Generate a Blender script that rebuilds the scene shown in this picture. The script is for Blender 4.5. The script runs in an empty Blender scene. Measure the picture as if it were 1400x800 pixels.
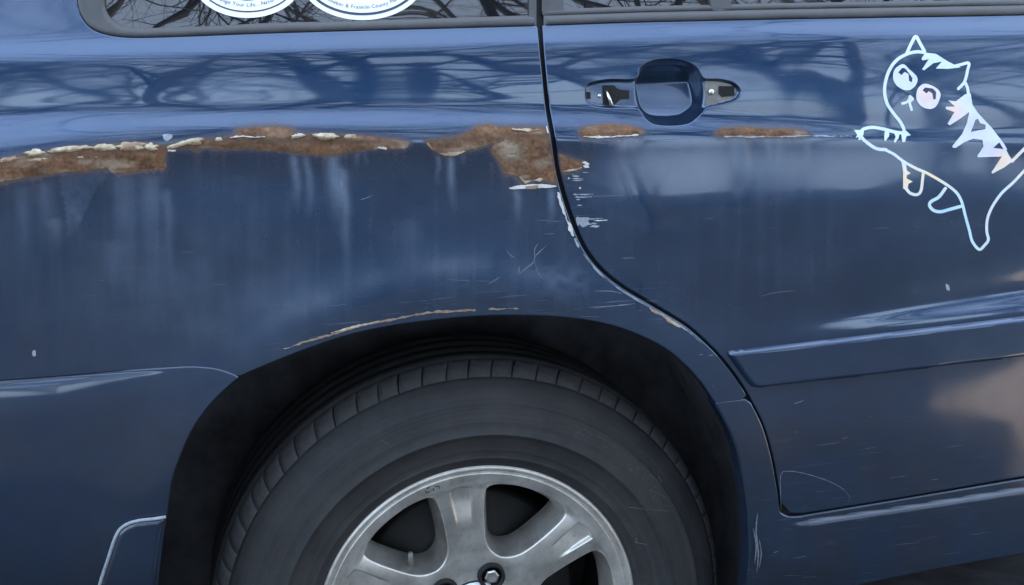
import bpy, math, random
import numpy as np
from mathutils import Vector, Matrix
from mathutils.geometry import delaunay_2d_cdt

random.seed(7)
rng = np.random.default_rng(7)
scene = bpy.context.scene
col = scene.collection

# ------------------------------------------------------------------ camera
FPX = 1800.0                                    # focal length in 1400-px-wide pixels
CAM = np.array([-0.2825, -1.6381, 1.1876])
YAW, PIT, ROL = 0.2068, 0.2192, -0.0360
FW = np.array([math.sin(YAW) * math.cos(PIT), math.cos(YAW) * math.cos(PIT), -math.sin(PIT)])
RT = np.cross(FW, [0, 0, 1.0]); RT /= np.linalg.norm(RT)
UP = np.cross(RT, FW)
RT, UP = RT * math.cos(ROL) + UP * math.sin(ROL), -RT * math.sin(ROL) + UP * math.cos(ROL)
cd = bpy.data.cameras.new('camera')
cd.sensor_fit = 'HORIZONTAL'; cd.sensor_width = 36.0; cd.lens = 36.0 * FPX / 1400.0
cd.clip_start = 0.02; cd.clip_end = 500
co = bpy.data.objects.new('camera', cd); col.objects.link(co)
co.matrix_world = Matrix(((RT[0], UP[0], -FW[0], CAM[0]), (RT[1], UP[1], -FW[1], CAM[1]),
                          (RT[2], UP[2], -FW[2], CAM[2]), (0, 0, 0, 1)))
scene.camera = co

# ------------------------------------------------------------------ sky, sun, exposure
SUN_EL, SUN_AZ = math.radians(42), math.radians(18)   # azimuth from +Y (behind the car) towards +X
world = bpy.data.worlds.new('World'); scene.world = world; world.use_nodes = True
wn = world.node_tree
sky = wn.nodes.new('ShaderNodeTexSky'); sky.sky_type = 'NISHITA'; sky.sun_disc = False
sky.sun_elevation = SUN_EL; sky.sun_rotation = SUN_AZ
sky.air_density = 1.0; sky.dust_density = 4.0; sky.ozone_density = 1.0
bg = wn.nodes['Background']; bg.inputs['Strength'].default_value = 0.15
veil = wn.nodes.new('ShaderNodeMix'); veil.data_type = 'RGBA'; veil.blend_type = 'ADD'; veil.inputs[0].default_value = 1.0
veil.inputs[7].default_value = (4.2, 5.2, 6.6, 1)       # even veil of thin high cloud over the whole sky
wn.links.new(sky.outputs[0], veil.inputs[6]); wn.links.new(veil.outputs[2], bg.inputs['Color'])
sd = bpy.data.lights.new('sun', 'SUN'); sd.energy = 3.5; sd.angle = math.radians(0.53); sd.color = (1, 0.95, 0.88)
so = bpy.data.objects.new('sun', sd); col.objects.link(so)
sdir = Vector((math.sin(SUN_AZ) * math.cos(SUN_EL), math.cos(SUN_AZ) * math.cos(SUN_EL), math.sin(SUN_EL)))
so.rotation_euler = (-sdir).to_track_quat('-Z', 'Y').to_euler(); so.location = sdir * 20
vs = scene.view_settings
vs.view_transform = 'Standard'; vs.look = 'None'; vs.gamma = 1.0; vs.use_curve_mapping = False
vs.exposure = 1.40

# ------------------------------------------------------------------ pixel <-> place helpers
def proj(P):
    d = np.atleast_2d(P) - CAM
    z = d @ FW
    return np.stack([700 + FPX * (d @ RT) / z, 400 - FPX * (d @ UP) / z], -1)

def rays(uv):
    uv = np.atleast_2d(np.asarray(uv, float))
    return FW + ((uv[:, :1] - 700) / FPX) * RT - ((uv[:, 1:] - 400) / FPX) * UP

def at_depth(uv, y):
    d = rays(uv)
    return CAM + d * ((y - CAM[1]) / d[:, 1])[:, None]

def ip(u, pts):
    pts = np.asarray(pts, float)
    return np.interp(u, pts[:, 0], pts[:, 1])

def sstep(t):
    t = np.clip(t, 0, 1); return t * t * (3 - 2 * t)

def vnoise(x, y, seed=0):
    """smooth value noise, -1..1"""
    xi = np.floor(x).astype(np.int64); yi = np.floor(y).astype(np.int64)
    fx = x - xi; fy = y - yi
    fx = fx * fx * (3 - 2 * fx); fy = fy * fy * (3 - 2 * fy)
    def h(a, b):
        n = (a * 374761393 + b * 668265263 + seed * 1442695041) & 0xffffffff
        n = ((n ^ (n >> 13)) * 1274126177) & 0xffffffff
        return ((n ^ (n >> 16)) & 0xffff) / 32767.5 - 1
    return (h(xi, yi) * (1 - fx) + h(xi + 1, yi) * fx) * (1 - fy) + (h(xi, yi + 1) * (1 - fx) + h(xi + 1, yi + 1) * fx) * fy

# ------------------------------------------------------------------ body side surface  y = F(x, z)
WL = [(-900, 70), (0, 57), (150, 54), (400, 46), (740, 37), (1060, 28), (1400, 22), (2400, 5)]           # foot of the windows
R1 = [(-900, 195), (0, 157), (100, 151), (230, 150), (400, 147), (560, 146), (740, 149), (870, 156), (1000, 162),
      (1100, 168), (1180, 176), (1230, 183), (2400, 192)]                                               # top of the shoulder ledge
R2 = [(-900, 380), (0, 228), (100, 210), (200, 198), (300, 192), (400, 191), (560, 193), (740, 190), (900, 187),
      (1100, 185), (1180, 184), (1230, 185), (2400, 194)]                                               # crest of the ledge
M1 = [(900, 465), (1100, 442), (1200, 429), (1300, 416), (1400, 402), (2400, 270)]                       # hollow above the door moulding
MA = [(1010, 0), (1100, 7), (1250, 24), (1400, 32), (2400, 32)]
GX = np.linspace(-1.6, 2.2, 381); GZ = np.linspace(0.05, 1.80, 701)
ARC_C, ARC_R = (-0.0343, 0.4128), 0.417

def build_surface():
    X, Z = np.meshgrid(GX, GZ, indexing='ij')
    uv = proj(np.stack([X.ravel(), np.full(X.size, -0.065), Z.ravel()], -1))
    u = uv[:, 0].reshape(X.shape); v = uv[:, 1].reshape(X.shape)
    w = ip(u, WL); r1 = ip(u, R1); r2 = ip(u, R2); b = np.maximum(r2 - r1, 0.5)
    kd = sstep((u - 770) / 90)
    nodes = [(w - 600, 24), (w - 60, 21), (w - 4, 24), (w + 4, 38), (w + 18, 36), (w + 27, 17), (w + 45, 13), (r1 - 8, 3.0), (r1 + 2, 30),
             (r1 + 0.42 * b, 36), (r1 + 0.72 * b, 16), (r2, 2 + 5 * kd), (r2 + 10, -6 + 9.2 * kd), (r2 + 34, -2.0 + 7.0 * kd), (r2 + 70, 1.8 + 2.6 * kd), (r2 + 100, 2.2 - 0.6 * kd),
             (r2 * 0 + 340, 1.4), (r2 * 0 + 430, 0.8), (r2 * 0 + 530, -0.5), (r2 * 0 + 650, -3), (r2 * 0 + 740, -7),
             (r2 * 0 + 800, -16), (r2 * 0 + 860, -35), (r2 * 0 + 1400, -40)]
    al = np.full(X.shape, float(nodes[0][1]))
    for (a, va), (c, vc) in zip(nodes[:-1], nodes[1:]):
        t = np.clip((v - a) / np.maximum(c - a, 1e-3), 0, 1)
        al = np.where(v >= a, va + (vc - va) * t, al)
    al = al + ip(u, MA) * np.exp(-((v - ip(u, M1)) / 9.5) ** 2) - 0.12 * ip(u, MA) * np.exp(-((v - ip(u, M1) + 34) / 22) ** 2)
    k = np.exp(-(np.arange(-6, 7) / 2.4) ** 2); k /= k.sum()
    al = np.apply_along_axis(lambda m: np.convolve(np.pad(m, 6, 'edge'), k, 'valid'), 1, al)
    al = np.apply_along_axis(lambda m: np.convolve(np.pad(m, 6, 'edge'), k, 'valid'), 0, al)
    dz = GZ[1] - GZ[0]
    Y = np.cumsum(np.tan(np.radians(al)), 1) * dz
    ref = np.array([np.interp(0, (v[i] - r2[i])[::-1], Y[i][::-1]) for i in range(len(GX))])
    Y = Y - ref[:, None] - 0.078
    ang = np.hypot(X - ARC_C[0], Z - ARC_C[1]) - ARC_R                      # wheel-arch flare
    Y -= (0.0045 + 0.003 * np.exp(-((X + 0.33) / 0.14) ** 2)) * np.exp(-(np.maximum(ang, 0) / 0.055) ** 2) * sstep((Z - 0.30) / 0.2)
    # gentle waviness of hand-straightened sheet metal
    Y += 0.00022 * vnoise(X * 5, Z * 9, 3) + 0.00006 * vnoise(X * 15, Z * 19, 5)
    Y += 0.0005 * vnoise(X * 12, Z * 15, 8) * np.exp(-((v - 225) / 40) ** 2)
    dr = np.hypot((u - 745) / 60, (v - 365) / 40)                           # dented corner by the door gap
    Y += 0.0005 * np.exp(-dr ** 2) * (0.4 + 0.7 * vnoise(X * 22, Z * 22, 9))
    return Y

GY = build_surface()
GYx = np.gradient(GY, GX, axis=0); GYz = np.gradient(GY, GZ, axis=1)

def _bil(T, x, z):
    fx = np.clip((np.asarray(x) - GX[0]) / (GX[1] - GX[0]), 0, len(GX) - 1.001)
    fz = np.clip((np.asarray(z) - GZ[0]) / (GZ[1] - GZ[0]), 0, len(GZ) - 1.001)
    i = fx.astype(int); j = fz.astype(int); a = fx - i; b = fz - j
    return (T[i, j] * (1 - a) + T[i + 1, j] * a) * (1 - b) + (T[i, j + 1] * (1 - a) + T[i + 1, j + 1] * a) * b

def F(x, z): return _bil(GY, x, z)

def onto(uv, off=0.0):
    """pixels -> (x, z) on the body side"""
    d = rays(uv); y = np.full(len(d), -0.06)
    for _ in range(25):
        P = CAM + d * ((y - CAM[1]) / d[:, 1])[:, None]
        y = 0.5 * y + 0.5 * (F(P[:, 0], P[:, 2]) - off)
    return P[:, [0, 2]]

# ------------------------------------------------------------------ curve helpers (2-D)
def cr(pts, step=4.0, closed=False):
    """Catmull-Rom through the points, evenly densified"""
    p = np.asarray(pts, float); n = len(p); out = []
    rngi = range(n if closed else n - 1)
    for i in rngi:
        if closed: a, b, c, d = p[i - 1], p[i], p[(i + 1) % n], p[(i + 2) % n]
        else: a, b, c, d = p[max(i - 1, 0)], p[i], p[i + 1], p[min(i + 2, n - 1)]
        m = max(1, int(np.linalg.norm(c - b) / step))
        t = np.arange(m)[:, None] / m
        out.append(0.5 * ((2 * b) + (c - a) * t + (2 * a - 5 * b + 4 * c - d) * t ** 2 + (-a + 3 * b - 3 * c + d) * t ** 3))
    if not closed: out.append(p[-1:])
    return np.concatenate(out)

def pl(pts, step=6.0):
    """straight segments, densified"""
    p = np.asarray(pts, float); out = []
    for b, c in zip(p[:-1], p[1:]):
        m = max(1, int(np.linalg.norm(c - b) / step)); out.append(b + (c - b) * (np.arange(m)[:, None] / m))
    out.append(p[-1:]); return np.concatenate(out)

def offs(line, w):
    """offset an open polyline to its left by w (scalar or array)"""
    t = np.gradient(line, axis=0); t /= np.linalg.norm(t, axis=1)[:, None] + 1e-9
    return line + np.stack([-t[:, 1], t[:, 0]], -1) * (np.asarray(w)[:, None] if np.ndim(w) else w)

def dedup(loop, eps=2e-4):
    out = [loop[0]]
    for q in loop[1:]:
        if np.hypot(*(q - out[-1])) > eps: out.append(q)
    if np.hypot(*(out[-1] - out[0])) < eps: out.pop()
    return np.array(out)

def area2(l): return 0.5 * np.sum(l[:, 0] * np.roll(l[:, 1], -1) - np.roll(l[:, 0], -1) * l[:, 1])

def inside(pts, loop):
    x, y = pts[:, 0], pts[:, 1]; r = np.zeros(len(pts), bool)
    a = loop; b = np.roll(loop, -1, 0)
    for (x0, y0), (x1, y1) in zip(a, b):
        if y0 == y1: continue
        c = (y0 > y) != (y1 > y)
        r ^= c & (x < (x1 - x0) * (y - y0) / (y1 - y0) + x0)
    return r

def seg_dist(pts, a, b):
    out = np.full(len(pts), 1e9)
    for p0, p1 in zip(a, b):
        d = p1 - p0; L = d @ d + 1e-18
        t = np.clip(((pts - p0) @ d) / L, 0, 1)
        q = pts - p0 - t[:, None] * d
        out = np.minimum(out, q[:, 0] ** 2 + q[:, 1] ** 2)
    return np.sqrt(out)

def loop_dist(pts, loops):
    return np.min([seg_dist(pts, l, np.roll(l, -1, 0)) for l in loops], 0)

def tri2d(loops, step, extra=()):
    """loops[0] outer, the rest holes -> points, triangles (counter-clockwise)"""
    o = loops[0]; lo = o.min(0); hi = o.max(0)
    h = step * 0.866
    P = []
    for j, y in enumerate(np.arange(lo[1] + h / 2, hi[1], h)):
        x = np.arange(lo[0] + (0.25 + 0.5 * (j % 2)) * step, hi[0], step)
        P.append(np.stack([x, np.full(len(x), y)], -1))
    P = np.concatenate(P) if P else np.zeros((0, 2))
    if len(P):
        k = inside(P, o)
        for hl in loops[1:]: k &= ~inside(P, hl)
        P = P[k]
    if len(P):
        cell = {}
        B = np.concatenate(list(loops) + list(extra))
        key = np.floor(B / step).astype(int)
        near = set()
        for a, b in key:
            for da in (-1, 0, 1):
                for db in (-1, 0, 1): near.add((a + da, b + db))
        kk = np.floor(P / step).astype(int)
        cand = np.array([(a, b) in near for a, b in kk])
        if cand.any():
            d = np.full(len(P), 1e9); d[cand] = loop_dist(P[cand], list(loops) + list(extra))
            P = P[d > step * 0.4]
    verts = []; edges = []
    for l in list(loops) + list(extra):
        n0 = len(verts); verts += [Vector((float(a), float(b))) for a, b in l]
        edges += [(n0 + i, n0 + (i + 1) % len(l)) for i in range(len(l))]
    nb = len(verts)
    verts += [Vector((float(a), float(b))) for a, b in P]
    r = delaunay_2d_cdt(verts, edges, [], 0, 1e-8, True)
    V = np.array([(q.x, q.y) for q in r[0]]); T = np.array([t for t in r[2] if len(t) == 3])
    c = V[T].mean(1); k = inside(c, o)
    for hl in loops[1:]: k &= ~inside(c, hl)
    T = T[k]
    # index of every boundary point in the output
    idx = {}
    for i, org in enumerate(r[3]):
        for q in org: idx[q] = i
    rings = []; n0 = 0
    for l in loops:
        rings.append([idx[n0 + i] for i in range(len(l))]); n0 += len(l)
    a = V[T]; ar = (a[:, 1, 0] - a[:, 0, 0]) * (a[:, 2, 1] - a[:, 0, 1]) - (a[:, 2, 0] - a[:, 0, 0]) * (a[:, 1, 1] - a[:, 0, 1])
    T[ar < 0] = T[ar < 0][:, ::-1]
    return V, T, rings

# ------------------------------------------------------------------ object helpers
def mesh_obj(name, verts, faces, mat, parent=None, normals=None, attr=None, smooth=True):
    me = bpy.data.meshes.new(name)
    me.from_pydata([tuple(map(float, q)) for q in verts], [], [tuple(int(i) for i in f) for f in faces])
    if smooth: me.polygons.foreach_set('use_smooth', [True] * len(me.polygons))
    if attr is not None:
        ca = me.color_attributes.new('wear', 'FLOAT_COLOR', 'POINT')
        ca.data.foreach_set('color', (attr if attr.shape[1] == 4 else np.concatenate([attr, np.zeros((len(attr), 1))], 1)).astype(np.float32).ravel())
    me.update()
    if normals is not None:
        me.normals_split_custom_set_from_vertices([tuple(map(float, n)) for n in normals])
    me.materials.append(mat)
    o = bpy.data.objects.new(name, me); col.objects.link(o)
    if parent: o.parent = parent
    return o

def empty(name, loc=(0, 0, 0)):
    o = bpy.data.objects.new(name, None); o.location = loc; o.empty_display_size = 0.2; col.objects.link(o); return o

def nz(n): return n / (np.linalg.norm(n, axis=-1, keepdims=True) + 1e-12)

def wear_zero(u, v, x, z): return np.zeros((len(u), 3))

def panel(name, outer, mat, parent, holes=(), step=0.004, off=None, edge=(0.0015, 0.012), wear=None, px=True,
          dist_off=None, surf=F, gap=2e-4, noise_edge=0.0, seed=1):
    """sheet lying on the body side, cut to the loop (pixels, or x-z when px=False), with rolled edges.
       off(x, z) or dist_off(d, x, z) = how far it stands proud of the body surface (metres)"""
    loops = []
    for l in [outer, *holes]:
        q = onto(l) if px else np.asarray(l, float)
        q = dedup(q, gap)
        if noise_edge:
            L = np.arange(len(q)); s = np.cumsum(np.r_[0, np.hypot(*np.diff(q, axis=0).T)])
            n = vnoise(s * 160, s * 0 + seed, seed) * 0.55 + vnoise(s * 420, s * 0 + seed, seed + 5) * 0.5 + vnoise(s * 60, s * 0 + seed, seed + 9) * 0.6
            t = nz(np.roll(q, -1, 0) - np.roll(q, 1, 0))
            q = q + np.stack([-t[:, 1], t[:, 0]], -1) * (n * noise_edge)[:, None]
        if area2(q) < 0: q = q[::-1]
        loops.append(q)
    V, T, rings = tri2d(loops, step)
    def H(P):
        y = np.zeros(len(P))
        if off is not None: y = y + off(P[:, 0], P[:, 1])
        if dist_off is not None:
            d = loop_dist(P, loops)
            k_ = inside(P, loops[0])
            for hl in loops[1:]: k_ &= ~inside(P, hl)
            d = np.where(k_, d, 0.0)
            y = y + dist_off(d, P[:, 0], P[:, 1])
        return y
    e = 0.0008
    hy = H(V)
    y = surf(V[:, 0], V[:, 1]) - hy
    if off is not None or dist_off is not None:
        hx = (H(V + [e, 0]) - H(V - [e, 0])) / (2 * e); hz = (H(V + [0, e]) - H(V - [0, e])) / (2 * e)
        if dist_off is not None:                       # one-sided at the rim
            pass
    else: hx = hz = 0
    gx = _bil(GYx, V[:, 0], V[:, 1]) - hx; gz = _bil(GYz, V[:, 0], V[:, 1]) - hz
    N = nz(np.stack([gx, -np.ones(len(V)), gz], -1))
    verts = [np.stack([V[:, 0], y, V[:, 1]], -1)]; norms = [N]; faces = T.tolist()
    nv = len(V)
    if edge:
        r, dep = edge
        for li, ring in enumerate(rings):
            q = V[ring]
            t = nz(np.roll(q, -1, 0) - np.roll(q, 1, 0))
            out = np.stack([t[:, 1], -t[:, 0]], -1)
            if li: out = -out
            o3 = np.stack([out[:, 0], np.zeros(len(q)), out[:, 1]], -1)
            b3 = verts[0][ring]; n0 = N[ring]
            s1 = b3 + o3 * r * 0.7 + [0, r * 0.3, 0]; s2 = b3 + o3 * r + [0, r, 0]; s3 = b3 + o3 * r + [0, dep, 0]
            i1 = nv; n = len(q)
            verts += [s1, s2, s3]; norms += [nz(n0 + o3), o3, o3]; nv += 3 * n
            for a, b in ((list(ring), list(range(i1, i1 + n))), (list(range(i1, i1 + n)), list(range(i1 + n, i1 + 2 * n))),
                         (list(range(i1 + n, i1 + 2 * n)), list(range(i1 + 2 * n, i1 + 3 * n)))):
                for i in range(n):
                    j = (i + 1) % n
                    faces.append((a[i], b[i], b[j], a[j]) if not li else (a[i], a[j], b[j], b[i]))
    verts = np.concatenate(verts); norms = np.concatenate(norms)
    at = None
    if wear is not None:
        uv = proj(verts); at = wear(uv[:, 0], uv[:, 1], verts[:, 0], verts[:, 2])
    return mesh_obj(name, verts, faces, mat, parent, norms, at)

def ribbon_loop(line, w):
    a = offs(line, np.asarray(w) / 2 if np.ndim(w) else w / 2); b = offs(line, -np.asarray(w) / 2 if np.ndim(w) else -w / 2)
    return np.concatenate([a, b[::-1]])

# ------------------------------------------------------------------ materials
def new_mat(name):
    m = bpy.data.materials.new(name); m.use_nodes = True
    nt = m.node_tree; b = nt.nodes['Principled BSDF']
    return m, nt, b

def noise(nt, scale, detail=4, rough=0.6, stretch=None, coord='Object'):
    tc = nt.nodes.new('ShaderNodeTexCoord'); n = nt.nodes.new('ShaderNodeTexNoise')
    n.inputs['Scale'].default_value = scale; n.inputs['Detail'].default_value = detail; n.inputs['Roughness'].default_value = rough
    if stretch:
        mp = nt.nodes.new('ShaderNodeMapping'); mp.inputs['Scale'].default_value = stretch
        nt.links.new(tc.outputs[coord], mp.inputs[0]); nt.links.new(mp.outputs[0], n.inputs['Vector'])
    else: nt.links.new(tc.outputs[coord], n.inputs['Vector'])
    return n.outputs['Fac']

def ramp(nt, fac, stops):
    r = nt.nodes.new('ShaderNodeValToRGB'); e = r.color_ramp.elements
    while len(e) < len(stops): e.new(0.5)
    for k, (p, c) in zip(e, stops):
        k.position = p; k.color = (*c, 1) if len(c) == 3 else c
    nt.links.new(fac, r.inputs[0]); return r.outputs[0]

def g(v): return (v, v, v)

def mixc(nt, fac, a, b):
    m = nt.nodes.new('ShaderNodeMix'); m.data_type = 'RGBA'
    for s, val in ((m.inputs[0], fac), (m.inputs[6], a), (m.inputs[7], b)):
        if hasattr(val, 'node'): nt.links.new(val, s)
        elif isinstance(val, (int, float)): s.default_value = val
        else: s.default_value = (*val, 1)
    return m.outputs[2]

def math_(nt, op, a, b=None, clamp=False):
    m = nt.nodes.new('ShaderNodeMath'); m.operation = op; m.use_clamp = clamp
    for s, val in zip(m.inputs, (a, b)):
        if val is None: continue
        if hasattr(val, 'node'): nt.links.new(val, s)
        else: s.default_value = val
    return m.outputs[0]

def bump(nt, b, h, strength, dist):
    n = nt.nodes.new('ShaderNodeBump'); n.inputs['Strength'].default_value = strength; n.inputs['Distance'].default_value = dist
    nt.links.new(h, n.inputs['Height']); nt.links.new(n.outputs[0], b.inputs['Normal'])

def paint_mat():
    m, nt, b = new_mat('aged_blue_paint')
    at = nt.nodes.new('ShaderNodeAttribute'); at.attribute_name = 'wear'
    sep = nt.nodes.new('ShaderNodeSeparateColor'); nt.links.new(at.outputs['Color'], sep.inputs[0])
    chalk, grime_shade, scuff = sep.outputs[0], sep.outputs[1], sep.outputs[2]
    cloudy = noise(nt, 9, 5, 0.6)
    streak = noise(nt, 1, 4, 0.6, (60, 60, 3.0))
    hairs = noise(nt, 1, 3, 0.7, (14, 60, 420))
    fine = noise(nt, 900, 2, 0.5)
    c = mixc(nt, cloudy, (0.009, 0.035, 0.086), (0.011, 0.045, 0.109))
    ck = math_(nt, 'MULTIPLY', chalk, math_(nt, 'ADD', math_(nt, 'MULTIPLY', streak, 0.7), 0.62), True)
    c = mixc(nt, ck, c, (0.21, 0.265, 0.345))
    speck = noise(nt, 240, 3, 0.6); mott = noise(nt, 30, 5, 0.65)
    c = mixc(nt, ramp(nt, speck, [(0.45, g(0)), (0.75, g(0.22))]), c, (0.022, 0.055, 0.125))
    c = mixc(nt, ramp(nt, mott, [(0.42, g(0)), (0.72, g(0.28))]), c, (0.012, 0.032, 0.076))
    gk = math_(nt, 'MULTIPLY', grime_shade, math_(nt, 'ADD', math_(nt, 'MULTIPLY', cloudy, 0.9), 0.5), True)
    c = mixc(nt, gk, c, (0.0105, 0.0112, 0.0130))  # near-black tone: dirt plus shade painted into the base colour
    st = math_(nt, 'MULTIPLY', at.outputs['Alpha'], math_(nt, 'ADD', math_(nt, 'MULTIPLY', mott, 1.1), 0.35), True)
    c = mixc(nt, st, c, (0.105, 0.062, 0.040))
    hk = ramp(nt, hairs, [(0.60, g(0)), (0.72, g(1))])
    sk = math_(nt, 'MULTIPLY', scuff, hk, True)
    c = mixc(nt, math_(nt, 'MULTIPLY', sk, 0.22), c, (0.22, 0.25, 0.30))
    nt.links.new(c, b.inputs['Base Color'])
    dull = math_(nt, 'MAXIMUM', math_(nt, 'MAXIMUM', ck, gk), math_(nt, 'MAXIMUM', sk, st))
    nt.links.new(math_(nt, 'SUBTRACT', 0.85, math_(nt, 'MULTIPLY', dull, 1.1), True), b.inputs['Metallic'])
    nt.links.new(math_(nt, 'ADD', 0.25, math_(nt, 'MULTIPLY', dull, 0.35)), b.inputs['Roughness'])
    cd_ = math_(nt, 'MAXIMUM', math_(nt, 'MAXIMUM', ck, math_(nt, 'MAXIMUM', sk, st)), math_(nt, 'MULTIPLY', gk, 0.22))
    nt.links.new(math_(nt, 'SUBTRACT', 1.0, math_(nt, 'MULTIPLY', cd_, 0.75), True), b.inputs['Coat Weight'])
    cr_ = math_(nt, 'ADD', math_(nt, 'MULTIPLY', ramp(nt, cloudy, [(0.35, g(0.030)), (0.75, g(0.085))]), 1.0), math_(nt, 'MULTIPLY', cd_, 0.45), True)
    nt.links.new(cr_, b.inputs['Coat Roughness'])
    b.inputs['Specular IOR Level'].default_value = 0.15
    b.inputs['Coat IOR'].default_value = 1.70
    bump(nt, b, fine, 0.04, 0.0004)
    return m

def simple(name, colr, rough=0.5, metal=0.0, var=0.25, scale=40, bmp=0.0, coat=0.0, spec=0.5, stretch=None, bdist=0.002):
    m, nt, b = new_mat(name)
    n = noise(nt, scale, 6, 0.65, stretch)
    lo = tuple(x * (1 - var) for x in colr); hi = tuple(min(1, x * (1 + var)) for x in colr)
    nt.links.new(ramp(nt, n, [(0.3, lo), (0.7, hi)]), b.inputs['Base Color'])
    b.inputs['Metallic'].default_value = metal; b.inputs['Coat Weight'].default_value = coat
    b.inputs['Specular IOR Level'].default_value = spec
    nt.links.new(ramp(nt, n, [(0.3, g(max(0, rough - 0.08))), (0.7, g(min(1, rough + 0.08)))]), b.inputs['Roughness'])
    if bmp: bump(nt, b, noise(nt, scale * 4, 6, 0.7, stretch), bmp, bdist)
    return m

def rust_mat():
    m, nt, b = new_mat('rusted_steel')
    n1 = noise(nt, 55, 8, 0.7); n2 = noise(nt, 260, 5, 0.7); n3 = noise(nt, 22, 3, 0.5)
    c = ramp(nt, n1, [(0.28, (0.030, 0.017, 0.011)), (0.42, (0.115, 0.055, 0.028)), (0.53, (0.185, 0.092, 0.046)), (0.64, (0.225, 0.130, 0.078)), (0.78, (0.34, 0.25, 0.165))])
    c2 = ramp(nt, n2, [(0.36, (0.030, 0.017, 0.010)), (0.5, (0.145, 0.075, 0.042)), (0.68, (0.27, 0.165, 0.10))])
    c = mixc(nt, 0.4, c, c2)
    at = nt.nodes.new('ShaderNodeAttribute'); at.attribute_name = 'wear'
    sep = nt.nodes.new('ShaderNodeSeparateColor'); nt.links.new(at.outputs['Color'], sep.inputs[0])
    pk = math_(nt, 'MULTIPLY', sep.outputs[0], math_(nt, 'ADD', n2, 0.55), True)
    c = mixc(nt, pk, c, (0.40, 0.345, 0.255))
    dk = math_(nt, 'MULTIPLY', sep.outputs[1], math_(nt, 'ADD', n1, 0.3), True)
    c = mixc(nt, dk, c, (0.105, 0.066, 0.045))
    nt.links.new(c, b.inputs['Base Color']); b.inputs['Roughness'].default_value = 0.85
    b.inputs['Specular IOR Level'].default_value = 0.25
    bump(nt, b, n2, 0.5, 0.0015)
    return m

def decal_mat():
    m, nt, b = new_mat('holographic_vinyl')
    at = nt.nodes.new('ShaderNodeAttribute'); at.attribute_name = 'wear'
    c = mixc(nt, ramp(nt, noise(nt, 60, 3, 0.6), [(0.4, g(0)), (0.8, g(0.35))]), at.outputs['Color'], (0.50, 0.53, 0.58))
    nt.links.new(c, b.inputs['Base Color']); b.inputs['Roughness'].default_value = 0.3
    b.inputs['Coat Weight'].default_value = 0.4
    return m

def glass_mat():
    m, nt, b = new_mat('dark_tinted_glass')
    n = noise(nt, 6, 4, 0.6)
    nt.links.new(ramp(nt, n, [(0.3, (0.006, 0.007, 0.009)), (0.8, (0.014, 0.015, 0.018))]), b.inputs['Base Color'])
    nt.links.new(ramp(nt, noise(nt, 3, 3, 0.6), [(0.3, g(0.0)), (0.8, g(0.03))]), b.inputs['Roughness'])
    b.inputs['IOR'].default_value = 1.75
    return m

def rubber_mat():
    m, nt, b = new_mat('dusty_tyre_rubber')
    n = noise(nt, 45, 8, 0.75); n2 = noise(nt, 13, 6, 0.7)
    c = ramp(nt, n, [(0.3, (0.0085, 0.0088, 0.0098)), (0.7, (0.018, 0.0183, 0.0198))])
    c = mixc(nt, ramp(nt, n2, [(0.42, g(0)), (0.66, g(0.75))]), c, (0.033, 0.0315, 0.0305))
    nt.links.new(c, b.inputs['Base Color']); b.inputs['Roughness'].default_value = 0.68
    tc = nt.nodes.new('ShaderNodeTexCoord'); sx = nt.nodes.new('ShaderNodeSeparateXYZ'); nt.links.new(tc.outputs['Object'], sx.inputs[0])
    zc = math_(nt, 'SUBTRACT', sx.outputs[2], 0.36)
    rad = math_(nt, 'SQRT', math_(nt, 'ADD', math_(nt, 'MULTIPLY', sx.outputs[0], sx.outputs[0]), math_(nt, 'MULTIPLY', zc, zc)))
    n1 = nt.nodes.new('ShaderNodeTexNoise'); n1.noise_dimensions = '1D'; n1.inputs['Scale'].default_value = 170; n1.inputs['Detail'].default_value = 3
    nt.links.new(rad, n1.inputs['W'])
    hgt = math_(nt, 'ADD', noise(nt, 350, 5, 0.7), math_(nt, 'MULTIPLY', n1.outputs['Fac'], 1.2))
    bump(nt, b, hgt, 0.35, 0.001)
    c2 = mixc(nt, ramp(nt, n1.outputs['Fac'], [(0.5, g(0)), (0.72, g(0.35))]), c, (0.038, 0.0375, 0.0375))
    nt.links.new(c2, b.inputs['Base Color'])
    return m

def alloy_mat():
    m, nt, b = new_mat('dull_silver_alloy')
    n = noise(nt, 18, 6, 0.65); n2 = noise(nt, 140, 4, 0.6)
    c = ramp(nt, n, [(0.30, (0.50, 0.475, 0.43)), (0.55, (0.69, 0.665, 0.61)), (0.8, (0.79, 0.77, 0.72))])
    c = mixc(nt, ramp(nt, n2, [(0.55, g(0)), (0.8, g(0.45))]), c, (0.24, 0.225, 0.20))
    nt.links.new(c, b.inputs['Base Color']); b.inputs['Metallic'].default_value = 0.85
    nt.links.new(ramp(nt, n, [(0.3, g(0.30)), (0.8, g(0.46))]), b.inputs['Roughness'])
    return m

def asphalt_mat():
    m, nt, b = new_mat('asphalt')
    n = noise(nt, 60, 8, 0.75); n2 = noise(nt, 0.6, 5, 0.6)
    c = ramp(nt, n, [(0.3, (0.016, 0.016, 0.017)), (0.7, (0.044, 0.043, 0.043))])
    c = mixc(nt, ramp(nt, n2, [(0.4, g(0)), (0.75, g(0.5))]), c, (0.034, 0.032, 0.031))
    nt.links.new(c, b.inputs['Base Color']); b.inputs['Roughness'].default_value = 0.9
    bump(nt, b, n, 0.6, 0.006)
    return m

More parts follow.
